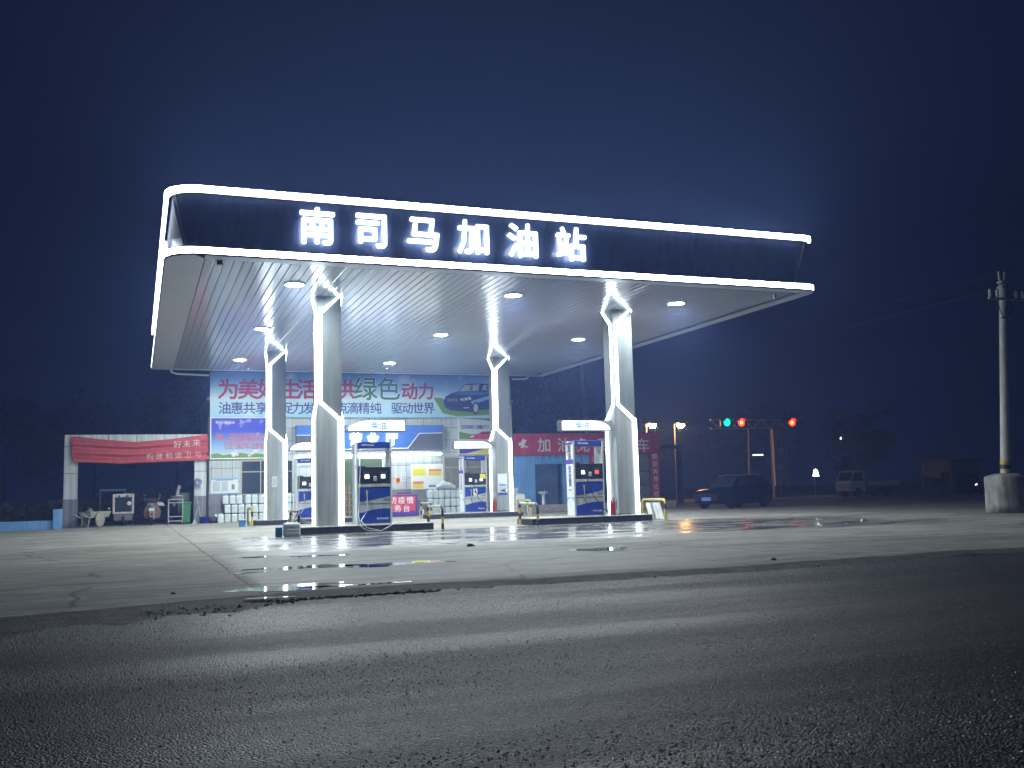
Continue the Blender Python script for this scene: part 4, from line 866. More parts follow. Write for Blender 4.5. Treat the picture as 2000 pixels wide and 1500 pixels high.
tag(MB().loft([[(a.x+.2, 46.5, G+.66), (b.x-.2, 46.4, G+.66), (b.x-.2, 47.3, G+.66), (a.x+.2, 47.3, G+.66)], [(a.x+.3, 46.6, G+.80), (b.x-.35, 46.6, G+.86), (b.x-.35, 47.1, G+.82), (a.x+.35, 47.1, G+.78)]], mat('sack_cloth', (.26, .24, .16), .9, var=.3)).build('sack', loc=(a.x+.4, 46.8, G+.66)), 'crumpled brown sack lying in the hand cart', 'sack')
# enclosed tricycle with pale front frame
Yt = 48.2; a = at(219, 1024, Yt); b = at(262, 964, Yt)
t = thing('electric_tricycle', ((a.x+b.x)/2, Yt+.8, G), 'enclosed three wheeler with a pale square windscreen frame inside the gateway', 'tricycle')
zl = at(240, 1004, Yt).z; f = .10
MB().box(a.x+.05, Yt+.06, zl-.25, b.x-.05, Yt+2.2, b.z-.03, 'dark').build('cabin', t, bevel=.06)
mb = MB(); xa, xb, za, zb = a.x, b.x, zl, b.z
mb.box(xa, Yt-.03, za, xa+f, Yt+.05, zb, 'cream'); mb.box(xb-f, Yt-.03, za, xb, Yt+.05, zb, 'cream'); mb.box(xa+f, Yt-.03, za, xb-f, Yt+.05, za+f, 'cream'); mb.box(xa+f, Yt-.03, zb-f*1.6, xb-f, Yt+.05, zb, 'cream'); mb.build('windscreen_frame', t, bevel=.03)
MB().box(xa+f, Yt+.01, za+f, xb-f, Yt+.03, zb-f*1.6, 'glass').build('windscreen', t)
mb = MB(); mb.tube([(xa+.55, Yt-.02, zb-.05), (xa+.68, Yt-.03, zb-.35)], .012, 'black', 5); mb.build('wiper', t)
for xx in (xa+.28, xb-.28): MB().box(xx-.04, Yt-.05, zb-.14, xx+.04, Yt-.031, zb-.06, 'black').build('clip', t)
MB().box(xa+.05, Yt-.1, zl-.30, xb-.05, Yt+.1, zl-.02, 'dim').build('bumper', t, bevel=.03)
for c in (((xa+xb)/2, Yt+.05, G+.24), (xa+.1, Yt+1.8, G+.26), (xb-.1, Yt+1.8, G+.26)):
    mt, mr = MB(), MB(); wheel(mt, mr, c, .25, .1, 'x'); w_ = mt.build('wheel', t); mr.build('rim', w_)
MB().lathe([(.05, 0), (.06, -.03), (.0, -.05)], (xa-.15, Yt, (za+zb)/2-.2), 'chrome', 10, 'y').build('mirror', t)
mb = MB(); mb.lathe([(.05, -.001), (.10, -.004), (.10, -.008), (.05, -.008)], ((xa+xb)/2+.25, Yt+.0, (za+zb)/2+.02), 'paper', 16, 'y'); mb.build('sticker', t)
# dark load bike with a light blue roof
a = at(200, 1020, 50.0); b = at(237, 955, 50.0)
t = thing('cargo_tricycle', ((a.x+b.x)/2, 50.6, G), 'dark three wheeler with a small light blue roof, behind the hand cart', 'tricycle')
MB().box(a.x-.15, 50.0, b.z-.10, b.x+.2, 51.2, b.z, 'lightblue').build('roof', t, bevel=.03)
for xx in (a.x-.12, b.x+.16): MB().tube([(xx, 50.05, .5), (xx, 50.05, b.z-.1)], .025, 'galv', 6).build('roof_post', t)
MB().box(a.x-.2, 50.1, .3, b.x+.2, 51.6, .95, 'dark').build('body', t, bevel=.05)
for xx in (a.x-.1, b.x+.1):
    mt, mr = MB(), MB(); wheel(mt, mr, (xx, 50.4, G+.28), .28, .1, 'x'); w_ = mt.build('wheel', t); mr.build('rim', w_)
# motor scooter, front on
Ym = 46.9; cx = at(296, 1026, Ym).x
t = thing('motor_scooter', (cx, Ym+.6, G), 'dusty red brown motor scooter facing out of the gateway', 'scooter')
mt, mr = MB(), MB(); wheel(mt, mr, (cx, Ym, G+.26), .27, .11, 'x'); w_ = mt.build('wheel', t); mr.build('rim', w_)
mt, mr = MB(), MB(); wheel(mt, mr, (cx, Ym+1.25, G+.26), .27, .12, 'x'); w_ = mt.build('wheel', t); mr.build('rim', w_)
for s_ in (-1, 1): MB().tube([(cx+s_*.09, Ym, G+.26), (cx+s_*.10, Ym+.12, G+.85)], .03, 'galv', 8).build('fork', t)
MB().loft([[(cx-.09, Ym-.26, G+.36), (cx+.09, Ym-.26, G+.36), (cx+.09, Ym-.24, G+.40), (cx-.09, Ym-.24, G+.40)], [(cx-.10, Ym, G+.55), (cx+.10, Ym, G+.55), (cx+.10, Ym, G+.59), (cx-.10, Ym, G+.59)], [(cx-.09, Ym+.24, G+.42), (cx+.09, Ym+.24, G+.42), (cx+.09, Ym+.24, G+.46), (cx-.09, Ym+.24, G+.46)]], 'rust').build('mudguard', t)
MB().loft([[(cx-.30, Ym+.22, G+.30), (cx+.34, Ym+.22, G+.30), (cx+.34, Ym+.42, G+.30), (cx-.30, Ym+.42, G+.30)], [(cx-.34, Ym+.14, G+.60), (cx+.40, Ym+.14, G+.60), (cx+.40, Ym+.34, G+.60), (cx-.34, Ym+.34, G+.60)], [(cx-.17, Ym+.10, G+.98), (cx+.20, Ym+.10, G+.98), (cx+.20, Ym+.30, G+.98), (cx-.17, Ym+.30, G+.98)]], 'rust').build('leg_shield', t, bevel=.03)
MB().lathe([(.0, -.02), (.10, -.01), (.12, .04), (.09, .12)], (cx-.02, Ym+.02, G+.84), 'dim', 16, 'y').build('headlight', t)
MB().box(cx-.12, Ym-.04, G+.62, cx+.10, Ym-.02, G+.76, 'paper').build('number_plate', t)
MB().tube([(cx-.38, Ym+.30, G+1.02), (cx-.15, Ym+.18, G+1.06), (cx+.15, Ym+.18, G+1.06), (cx+.38, Ym+.30, G+1.02)], .02, 'black', 8).build('handlebar', t)
for s_ in (-1, 1):
    q = MB(); q.tube([(cx+s_*.26, Ym+.22, G+1.06), (cx+s_*.33, Ym+.2, G+1.28)], .008, 'chrome', 6); q.lathe([(.0, .012), (.07, .01), (.075, 0), (.0, -.01)], (cx+s_*.33, Ym+.19, G+1.32), 'glass', 14, 'y'); q.build('mirror', t)
MB().box(cx-.16, Ym+.6, G+.62, cx+.16, Ym+1.35, G+.80, 'black').build('seat', t, bevel=.05)
MB().box(cx-.2, Ym+1.2, G+.85, cx+.2, Ym+1.6, G+1.2, 'dark').build('top_box', t, bevel=.04)
tag(MB().loft([[(cx+.28, Ym+.3, G+.86), (cx+.55, Ym+.28, G+.84), (cx+.50, Ym+.5, G+.84), (cx+.28, Ym+.5, G+.86)], [(cx+.22, Ym+.28, G+1.02), (cx+.50, Ym+.26, G+.98), (cx+.46, Ym+.5, G+1.0), (cx+.24, Ym+.5, G+1.02)]], 'paper').build('white_glove', loc=(cx+.4, Ym+.4, G+.85)), 'white cloth glove hung over the scooter handlebar', 'glove')
# trolley, bin, plank, grey box, pan
Yr = 46.5; a = at(329, 1025, Yr); b = at(357, 974, Yr)
t = thing('metal_trolley', ((a.x+b.x)/2, Yr+.2, G), 'open galvanised frame trolley beside the green bin', 'trolley')
for xx in (a.x, b.x):
    for yy in (Yr, Yr+.45): MB().box(xx-.02, yy-.02, G+.05, xx+.02, yy+.02, b.z, 'galv').build('leg', t)
for zz_ in (b.z-.02, at(340, 1009, Yr).z, at(340, 982, Yr).z, G+.15):
    q = MB(); q.box(a.x+.021, Yr-.015, zz_-.02, b.x-.021, Yr+.015, zz_+.018, 'galv'); q.box(a.x+.021, Yr+.435, zz_-.02, b.x-.021, Yr+.465, zz_+.018, 'galv'); q.build('rail', t)
for xx in (a.x, b.x): MB().lathe([(.0, -.015), (.04, -.015), (.04, .015), (.0, .015)], (xx, Yr, G+.04), 'rubber', 10, 'x').build('castor', t)
tag(MB().lathe([(.0, .0), (.22, .0), (.30, .12), (.32, .14), (.28, .12), (.0, .03)], (b.x-.2, Yr+.2, b.z), 'galv', 18).build('steel_pan', loc=(b.x-.2, Yr+.2, b.z)), 'dull steel pan standing on the galvanised trolley', 'pan')
p0, p1 = at(339, 980, Yr+.3), at(350, 949, Yr+.9)
tag(MB().tube([p0-Vector((0, 0, .2)), p1], .09, 'dim', 4, smooth=False).build('wooden_plank', loc=p0), 'grey plank leaning upright behind the trolley', 'plank')
p0, p1 = at(347, 990, Yr+1.2), at(373, 962, Yr+1.2)
tag(MB().box(p0.x, Yr+1.2, p0.z-.7, p1.x, Yr+1.9, p1.z, mat('grey_green_box', (.10, .13, .11), .7, var=.2)).build('storage_box', loc=(p0.x, Yr+1.5, p0.z), bevel=.02), 'dull grey green box behind the green bin', 'box')
Yg = 46.75; a = at(355, 1023, Yg); b = at(373, 981, Yg)
t = thing('wheelie_bin', ((a.x+b.x)/2, Yg+.25, G), 'green wheelie bin by the right gateway pillar', 'bin')
MB().loft([[(a.x+.07, Yg+.03, G+.06), (b.x-.05, Yg+.03, G+.06), (b.x-.05, Yg+.45, G+.06), (a.x+.07, Yg+.45, G+.06)], [(a.x, Yg, b.z-.06), (b.x, Yg, b.z-.06), (b.x, Yg+.55, b.z-.06), (a.x, Yg+.55, b.z-.06)]], 'green').build('body', t, bevel=.02)
MB().box(a.x-.02, Yg-.03, b.z-.058, b.x+.04, Yg+.58, b.z+.01, 'green').build('lid', t, bevel=.015)
for xx in (a.x+.05, b.x-.03): MB().lathe([(.0, -.03), (.1, -.03), (.1, .03), (.0, .03)], (xx, Yg+.42, G+.1), 'rubber', 14, 'x').build('wheel', t)
for k, (q, r_) in enumerate((((380, 1022), (388, 985)), ((392, 1022), (387, 978)))):
    p0, p1 = at(*q, 46.7), at(*r_, 46.93); t = thing('broom', (p0.x, p0.y, G), ('pale stick broom leaning on the gateway pillar beside the bin', 'pale stick broom leaning on the gateway pillar beside the blue tub')[k], 'broom', 'brooms against the pillar')
    MB().tube([(p0.x, p0.y, G+.15), p1], .014, 'galv', 6).build('handle', t)
    MB().loft([[(p0.x-.10, 46.66, G), (p0.x+.10, 46.66, G), (p0.x+.10, 46.74, G), (p0.x-.10, 46.74, G)], [(p0.x-.03, 46.68, G+.18), (p0.x+.03, 46.68, G+.18), (p0.x+.03, 46.72, G+.18), (p0.x-.03, 46.72, G+.18)]], 'palegrey').build('brush', t)
p = at(399, 1021, 46.5); tag(MB().lathe([(.0, 0), (.17, 0), (.22, .30), (.235, .31), (.20, .30), (.16, .03), (.0, .03)], (p.x, 46.5, G), 'tub', 20).build('blue_tub', loc=(p.x, 46.5, G)), 'round dark blue tub by the drainpipe', 'tub')
p = at(416, 1021, 46.5); tag(MB().lathe([(.0, 0), (.20, 0), (.24, .10), (.22, .22), (.12, .28), (.0, .26)], (p.x, 46.5, G), 'dark', 14).build('black_bag', loc=(p.x, 46.5, G)), 'dark bundled bag between blue tub and white canister', 'bag')
p = at(421, 1008, 46.5); tag(MB().lathe([(.0, -.07), (.05, -.055), (.07, 0), (.05, .055), (.0, .07)], (p.x, 46.45, G+.32), 'paper', 14).build('white_ball', loc=(p.x, 46.45, G+.30)), 'small white ball on the dark bag by the drainpipe', 'ball')

# ================================================================== RIGHT: WASH BAY
bw = thing('toilet_block', (20.3, YW+2, G), 'flat blue painted block with open dark doorway right of the shop', 'building')
z0 = .30
a, b = at(1047, 985, YW), at(1101, 906, YW); XL, XR = 18.14, 22.43
MB().box(XL, YW, z0, a.x, YW+.25, 3.9, 'bluewall').build('wall', bw)
MB().box(b.x, YW, z0, XR, YW+5, 3.9, 'bluewall').build('wall', bw)
MB().box(a.x, YW, b.z, b.x, YW+.25, 3.9, 'bluewall').build('wall', bw)
MB().box(XL, YW+.252, z0, b.x-.002, YW+5, 3.9, mat('dark_interior', (.03, .035, .05), .9)).build('interior', bw) if False else None
MB().box(XL, YW+5, z0, XR, YW+5.2, 3.9, 'bluewall').build('wall', bw)
MB().box(XL, YW+.252, z0, XL+.2, YW+5, 3.9, 'bluewall').build('wall', bw)
MB().box(XL, YW+.02, 3.9, XR+4.3, YW+5.2, 4.0, 'dim').build('roof', bw)
MB().box(a.x, YW+.12, z0, at(1090, 906, YW).x, YW+.17, b.z-.002, mat('dull_blue_door', (.075, .14, .25), .6, var=.3, vscale=2)).build('door', bw)
mb = MB(); mb.text([(c, at(x, 893, YW).x, at(x, 893, YW).z) for c, x in (('卫', 1060), ('生', 1074), ('间', 1087))], mat('faded_dark_print', (.05, .10, .26), .8), YW, .24, -.008, .003); mb.build('wall_lettering', bw)
tag(MB().box(XL+.02, 44.6, G, 26.2, YW-.001, z0, 'conc').build('concrete_step', loc=(20, 46, G), bevel=.02), 'low concrete step in front of the blue block', 'step')
rb = thing('red_sign_board', (22.4, YW, 3.4), 'long red fascia sign with white Chinese letters and a winged horse emblem', 'sign')
a, b = at(1003, 889, YW-.15), at(1283, 848, YW-.15)
MB().box(18.14, YW-.15, 2.86, 26.6, YW-.001, 3.95, 'redp').build('panel', rb)
for c, x in (('加', 1063), ('油', 1101), ('免', 1139), ('费', 1177), ('洗', 1216), ('车', 1256)):
    mb = MB(); mb.text([(c, at(x, 869, YW-.15).x, at(x, 869, YW-.15).z)], 'text_white', YW-.15, .78, .016, .008); mb.build('sign_letter', rb)
mb = MB()
def zr(pts): return [(980+x/4.285, 700+y/4.285) for x, y in pts]
flat(mb, zr([(135, 712), (150, 703), (162, 708), (185, 722), (210, 735), (232, 748), (212, 742), (225, 758), (196, 740), (182, 742), (168, 755), (155, 745), (166, 735), (155, 728), (140, 735), (146, 722)]), YW-.154, 'text_white')
flat(mb, zr([(158, 708), (172, 678), (188, 668), (184, 684), (216, 680), (196, 700), (205, 702), (184, 722)]), YW-.156, 'text_white'); mb.build('emblem', rb)
# corrugated shutter and vertical red signs
a, b = at(1246, 1000, YW), at(1273, 890, YW)
mb = MB(); n = 40; ps = []
for i in range(n+1): ps.append((25.3+.75*i/n, YW+.05+.02*math.sin(i*math.pi/2+.3)))
mb.add([(x, y, z) for z in (z0, 2.855) for x, y in ps], [(i, i+1, n+2+i, n+1+i) for i in range(n)], 'dim'); mb.box(25.3, YW+.0, 1.9, 26.05, YW+.025, 1.94, 'dark'); mb.box(25.3, YW, 1.15, 26.05, YW+.025, 1.19, 'dark')
tag(mb.build('corrugated_sheet', loc=(25.7, YW, z0)), 'grey corrugated metal sheet wall at the right end of the wash bay', 'metal sheet')
def vsign(px, py0, dy, s, Xa, Xb, za, label):
    t = thing('vertical_sign', ((Xa+Xb)/2, YW, za), label, 'sign', 'vertical red signs of the wash bay')
    MB().box(Xa, YW-.08, za, Xb, YW-.001, 2.855, 'redp').build('panel', t)
    mb = MB(); mb.text([(c, (Xa+Xb)/2, at(px, py0+dy*i, YW-.1).z) for i, c in enumerate(s)], 'text_white', YW-.08, .33, .01, .006); mb.build('lettering', t)
vsign(1279, 891.5, 14.6, '靓丽再展征程', 26.1, 26.6, .45, 'narrow vertical red sign of six white characters at the far right of the wash bay')
vsign(1152, 896, 14.6, '沙城', 22.44, 22.90, 2.0, 'narrow vertical red sign partly hidden behind the front right pump')
tag(MB().xz([(23.2, 2.3), (23.9, 2.0), (23.9, 2.84), (23.2, 2.84)], YW+.5, YW+.53, 'wallgrey').build('bay_curtain', loc=(23.5, YW+.5, 2.0)), 'grey slanted curtain sheet hanging in the wash bay opening', 'curtain')
tag(MB().box(22.44, YW+4.8, z0, 26.1, YW+5.0, 3.9, 'dim').build('bay_back_wall', loc=(24, YW+4.9, z0)), 'dark back wall of the open wash bay', 'wall')
# washbasin on the step
p = at(1062, 985, 46.0)
t = thing('washbasin', (p.x, 46.0, z0), 'white pedestal washbasin in front of the blue doorway', 'washbasin')
MB().lathe([(.0, 0), (.12, 0), (.09, .06), (.075, .45), (.10, .52)], (p.x, 46.0, z0), 'white', 14).build('pedestal', t)
MB().loft([[(p.x+q*math.cos(k*.3142), 46.0+q*.75*math.sin(k*.3142), z0+h) for k in range(20)] for q, h in ((.10, .52), (.22, .56), (.27, .62), (.28, .66), (.25, .66), (.14, .60))], 'white', True, True).build('basin', t)
MB().tube([(p.x+.12, 46.15, z0+.66), (p.x+.12, 46.15, z0+.86), (p.x+.10, 46.02, z0+.84)], .014, 'chrome', 6).build('tap', t)

# ================================================================== TREES AND POLES
def crown_blob(mb, c, rx, rz, n, rnd, s, m):
    for _ in range(n):
        while True:
            u = Vector((rnd.uniform(-1, 1), rnd.uniform(-1, 1), rnd.uniform(-1, 1)))
            if .35 < u.length < 1: break
        p = c+Vector((u.x*rx, u.y*rx, u.z*rz)); a = Vector((rnd.gauss(0, 1), rnd.gauss(0, 1), rnd.gauss(0, 1))).normalized(); b = a.cross(Vector((rnd.gauss(0, 1), rnd.gauss(0, 1), rnd.gauss(0, 1)))).normalized()
        q = s*rnd.uniform(.6, 1.4); mb.add([p-a*q, p-b*q*.5, p+a*q, p+b*q*.5], [(0, 1, 2, 3)], m)
LEAF_NIGHT = [mat('leaf_unlit_blackish', (.014, .022, .014), .7), mat('leaf_unlit_deep', (.022, .034, .018), .7)]*2  # darker copies of the leaves, lack of light put into their colour
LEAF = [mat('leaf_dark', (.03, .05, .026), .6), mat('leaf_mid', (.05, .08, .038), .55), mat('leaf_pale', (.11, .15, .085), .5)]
def tree(x, y, h, r, seed, label, n=1500, s=.17, group='trees beyond the station', leaf=None):
    rnd = random.Random(seed); t = thing('tree', (x, y, G-.1), label, 'tree', group)
    mb = MB(); top = Vector((x+rnd.uniform(-.4, .4), y, h*.78)); mb.tube([(x, y, G-.1), (x+rnd.uniform(-.1, .1), y, h*.3), top], .06+h*.012, 'bark', 8, .05)
    ends = []
    for k in range(9):
        z = h*rnd.uniform(.28, .7); q = rnd.uniform(0, 6.28); e_ = Vector((x+math.cos(q)*r*.75, y+math.sin(q)*r*.75, z+h*rnd.uniform(.08, .2))); mb.tube([(x, y, z), (x+math.cos(q)*r*.35, y+math.sin(q)*r*.35, z+.05*h), e_], .06, 'bark', 5, .015); ends.append(e_)
    mb.build('trunk', t); mb = MB()
    for k in range(14):
        c = (ends[k] if k < 9 else top+Vector((rnd.uniform(-.6, .6)*r, rnd.uniform(-.6, .6)*r, rnd.uniform(-.1, .22)*h))); q = r*rnd.uniform(.28, .52)
        crown_blob(mb, c, q, q*.8, n//14, rnd, s, (leaf or LEAF)[k % 3])
    mb.build('crown', t)
tree(19.6, 56, 8.6, 2.6, 1, 'leafy tree behind the blue block, left of the leaning pole', 5200, .12)
tree(23.2, 57, 9.6, 2.8, 2, 'leafy tree behind the red wash bay sign, beside the leaning pole', 5200, .12)
tree(27.6, 60, 9.4, 2.6, 3, 'leafy tree right of the leaning pole, seen past the front right column', 5200, .12)
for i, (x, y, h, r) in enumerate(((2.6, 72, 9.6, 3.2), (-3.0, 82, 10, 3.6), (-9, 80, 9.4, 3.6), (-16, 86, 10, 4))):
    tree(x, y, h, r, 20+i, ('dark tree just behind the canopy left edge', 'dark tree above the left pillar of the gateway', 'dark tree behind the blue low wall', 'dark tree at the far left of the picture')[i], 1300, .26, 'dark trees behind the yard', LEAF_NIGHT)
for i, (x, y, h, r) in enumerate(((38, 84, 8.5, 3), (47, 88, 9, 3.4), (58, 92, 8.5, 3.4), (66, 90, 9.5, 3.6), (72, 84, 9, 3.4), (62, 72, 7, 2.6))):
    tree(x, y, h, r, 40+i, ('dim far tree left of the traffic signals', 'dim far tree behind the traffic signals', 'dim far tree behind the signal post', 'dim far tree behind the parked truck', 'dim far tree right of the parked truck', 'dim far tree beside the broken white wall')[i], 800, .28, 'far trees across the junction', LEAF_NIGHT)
# leaning lamp-less pole behind the station
tag(MB().tube([(26.5, 55, G), (26.15, 55, 4.37), (25.9, 55, 9.4)], .14, 'pole', 12, .10).build('concrete_pole', loc=(26.5, 55, G)), 'slender leaning concrete pole rising behind the wash bay to the canopy', 'pole')
# utility pole in its concrete drum
Xd, Yd = 24.62, 22.4
tag(MB().lathe([(.0, 0), (.62, 0), (.61, .25), (.595, .7), (.60, 1.05), (.57, 1.10), (.30, 1.18), (.0, 1.19)], (Xd, Yd, G), 'drum', 28).build('concrete_drum', loc=(Xd, Yd, G)), 'stained concrete protection drum round the foot of the utility pole', 'concrete drum')
up_ = thing('utility_pole', (Xd, Yd, G), 'pale concrete utility pole with crossarm and insulators rising from a concrete drum', 'utility pole')
Pb, Pt = Vector((Xd+.02, Yd, 1.12)), Vector((25.20, Yd, 7.42))
def onp(z): return Pb+(Pt-Pb)*((z-Pb.z)/(Pt.z-Pb.z))
MB().tube([Pb, onp(3.5), onp(7.0)], .145, 'pole', 16, .105).build('pole', up_)
for za, zb, m in ((1.2, 1.26, 'yellow'), (1.27, 1.40, 'bandblk'), (1.41, 1.54, 'yellow')): MB().tube([onp(za), onp(zb)], .149, m, 16).build('paint_band', up_)
mb = MB(); q = onp(7.0)
for s_ in (-1, 1): mb.tube([q+Vector((s_*.10, 0, -.1)), q+Vector((s_*.12, 0, .42))], .04, 'galv', 8)
mb.box(q.x-.13, q.y-.1, q.z-.12, q.x+.13, q.y+.1, q.z-.04, 'galv'); mb.box(q.x-.13, q.y-.1, q.z+.05, q.x+.13, q.y+.1, q.z+.11, 'galv'); mb.build('pole_cap', up_)
q = onp(6.52); MB().box(q.x-.72, q.y-.16, q.z-.03, q.x+.85, q.y-.10, q.z+.03, 'galv').build('crossarm', up_)
for dx in (-.66, -.36, .42, .70): MB().lathe([(.02, 0), (.045, .03), (.03, .08), (.055, .11), (.03, .16), (.05, .2), (.02, .26)], (q.x+dx, q.y-.13, q.z+.03), 'paper', 10).build('insulator', up_)
mb = MB(); mb.tube([q+Vector((-.42, -.13, -.03)), onp(5.95)+Vector((-.1, -.1, 0))], .018, 'dark', 5); mb.tube([q+Vector((.42, -.13, -.03)), onp(5.95)+Vector((.1, -.1, 0))], .018, 'dark', 5); mb.build('brace', up_)
z_ = onp(5.92); MB().box(z_.x-.26, z_.y-.17, z_.z-.03, z_.x+.24, z_.y-.11, z_.z+.02, 'galv').build('lower_bracket', up_)
def wire(a, b, sag, label):
    a, b = Vector(a), Vector(b); pts = []
    for i in range(25):
        u = i/24; p = a.lerp(b, u); p.z -= sag*4*u*(1-u); pts.append(p)
    tag(MB().tube(pts, .007, 'dark', 4).build('power_line', loc=a), label, 'cable', 'overhead power lines')
far = Vector((26, 54.8, 9.2)); qt = onp(7.0)+Vector((-.1, 0, .35))
wire(qt, far, .5, 'topmost thin power line running left from the pole cap'); wire(q+Vector((-.36, -.13, .28)), far+Vector((-.3, 0, -.4)), .5, 'middle power line running left from the crossarm'); wire(q+Vector((-.66, -.13, .28)), far+Vector((-.3, 0, -1.1)), .5, 'lowest power line running left from the crossarm end')
wire(qt+Vector((.2, 0, 0)), (28.5, 2, 8.4), .3, 'power line running right from the pole cap out of the picture'); wire(q+Vector((.42, -.13, .28)), (28.8, 2, 7.6), .3, 'power line running right from the crossarm out of the picture')

# ================================================================== FAR JUNCTION
Yj = 75.0
gt = thing('signal_gantry', at(1522, 970, Yj), 'grey lattice gantry with a sign panel on its post, carrying the traffic signals', 'gantry')
zb_, zt_ = 6.15, 6.95
xa, xb = at(1392, 825, Yj).x, at(1562, 825, Yj).x
for z in (zb_, zt_): MB().box(xa, Yj+.3, z-.05, xb, Yj+.45, z+.05, 'pole').build('beam', gt)
mb = MB(); k = 0; x = xa
while x < xb-.9: mb.tube([(x, Yj+.37, zb_ if k % 2 else zt_), (x+.9, Yj+.37, zt_ if k % 2 else zb_)], .04, 'pole', 5); x += .9; k += 1
mb.build('lattice', gt)
xa2, xb2 = at(1513, 900, Yj).x, at(1537, 900, Yj).x
MB().box(xa2, Yj+.2, G-.1, xa2+.28, Yj+.5, zb_-.05, 'dim').build('post', gt)
MB().box(xa2-.02, Yj+.0, .85, xb2+.2, Yj+.19, zb_-.06, 'pole').build('sign_panel', gt)
for yy in (879, 911):
    p = at(1525, yy, Yj); mb = MB(); mb.lathe([(.26, .0), (.34, .0), (.34, -.02), (.26, -.02)], (p.x, Yj-.005, p.z), 'paper', 20, 'y'); mb.tube([(p.x-.15, Yj-.02, p.z-.15), (p.x, Yj-.02, p.z), (p.x+.15, Yj-.02, p.z+.1)], .05, 'paper', 5); mb.build('round_emblem', gt)
tag(MB().loft([[(at(1445, 812, Yj).x, Yj+.3, 7.0), (at(1470, 812, Yj).x, Yj+.3, 7.0), (at(1480, 800, Yj).x, Yj+1.0, 7.6), (at(1452, 800, Yj).x, Yj+1.0, 7.6)], [(at(1445, 812, Yj).x, Yj+.3, 7.05), (at(1470, 812, Yj).x, Yj+.3, 7.05), (at(1480, 800, Yj).x, Yj+1.0, 7.65), (at(1452, 800, Yj).x, Yj+1.0, 7.65)]], 'dim').build('solar_panel', loc=at(1460, 806, Yj)), 'tilted grey solar panel on top of the signal gantry', 'solar panel')
def signal(px, py, kind, label):
    p = at(px, py, Yj); t = thing('traffic_light', (p.x, Yj, p.z), label, 'traffic light', 'lit traffic signals on the gantry')
    MB().box(p.x-.62, Yj+.02, p.z-.36, p.x+.62, Yj+.28, p.z+.36, 'black').build('housing', t, bevel=.05)
    MB().lathe([(.34, -.02), (.25, -.05), (.0, -.06)], (p.x, Yj+.02, p.z), 'tgreen' if kind == 'g' else 'tred', 20, 'y').build('lens', t)
    if kind == 'r': MB().lathe([(.15, -.058), (.10, -.07), (.0, -.075)], (p.x-.03, Yj+.02, p.z-.03), 'tcore', 14, 'y').build('lens_core', t)
    mb = MB(); v = [(p.x+.38*math.cos(R(q)), y_, p.z+.38*math.sin(R(q))) for y_ in (Yj+.02, Yj-.3) for q in range(20, 161, 20)]; mb.add(v, [(i, i+1, 9+i, 8+i) for i in range(7)], 'black'); mb.build('visor', t)
signal(1420, 825, 'g', 'green lit traffic signal on the far gantry'); signal(1448, 825, 'r', 'red lit traffic signal right beside the green one'); signal(1547, 825, 'r', 'red lit traffic signal alone at the right end of the gantry')
p = at(1466, 985, Yj-2)
t = thing('signal_pole', (p.x, Yj-2, G), 'thin pale pole under the red signal with a white street plate', 'pole')
MB().tube([(p.x, Yj-2, G), (at(1462, 838, Yj-2).x, Yj-2, 6.05)], .10, 'pole', 10, .08).build('pole', t)
a, b = at(1470, 890, Yj-2), at(1490, 887, Yj-2); MB().box(a.x, Yj-2.05, a.z, b.x, Yj-2.0, b.z, 'headl').build('street_plate', t)  # plate is no lamp, made to glow with the car lamp emission
def lamp(px, py, label):
    p = at(px, py, 78); t = thing('street_lamp', (p.x-.2, 78.6, G), label, 'street lamp', 'warm street lamps at the junction')
    MB().tube([(p.x-.2, 78.6, G-.1), (p.x-.2, 78.6, p.z+.1)], .09, 'dim', 8, .06).build('pole', t)
    MB().tube([(p.x-.2, 78.6, p.z+.1), (p.x-.1, 78.2, p.z+.2), (p.x, 77.8, p.z+.15)], .04, 'dim', 6).build('arm', t)
    mb = MB(); mb.lathe([(.02, .12), (.22, .08), (.25, .0)], (p.x, 77.8, p.z), 'dim', 14); mb.build('lamp_shade', t)
    MB().lathe([(.0, -.36), (.22, -.30), (.36, -.10), (.34, .0)], (p.x, 77.8, p.z), 'warm', 14).build('bulb', t)
lamp(1272, 829, 'warm street lamp just right of the front right column'); lamp(1327, 829, 'warm street lamp nearest the green traffic signal')
def flood(px, py, Y, r, label):
    p = at(px, py, Y); t = thing('flood_lamp', (p.x, Y, G), label, 'flood lamp', 'white flood lamps in the distance')
    MB().tube([(p.x, Y+.2, G-.1), (p.x, Y+.2, p.z+r)], .05, 'dim', 6).build('pole', t)
    MB().xz([(p.x-r*1.1, p.z-r), (p.x+r*1.1, p.z-r), (p.x+r*.5, p.z+r), (p.x-r*.2, p.z+r*1.3)], Y-.05, Y, 'flood').build('lamp', t)
    MB().box(p.x-r*1.2, Y+.001, p.z-r*1.1, p.x+r*1.2, Y+.18, p.z+r*1.4, 'dark').build('lamp_case', t)
flood(1593, 924, 80, .30, 'low white flood lamp left of the parked truck'); flood(1643, 856, 90, .22, 'high small white lamp above the parked truck')
# open gate frame beyond the wash bay
t = thing('gate_frame', at(1320, 990, 56), 'dim blue grey gate frame in the dark right of the wash bay', 'gate frame')
a, b = at(1288, 872, 56), at(1336, 990, 56)
MB().box(a.x, 56, a.z-.15, b.x, 56.2, a.z+.1, 'dim').build('beam', t); MB().box(b.x-.35, 56, G, b.x, 56.2, a.z-.152, 'dim').build('post', t)
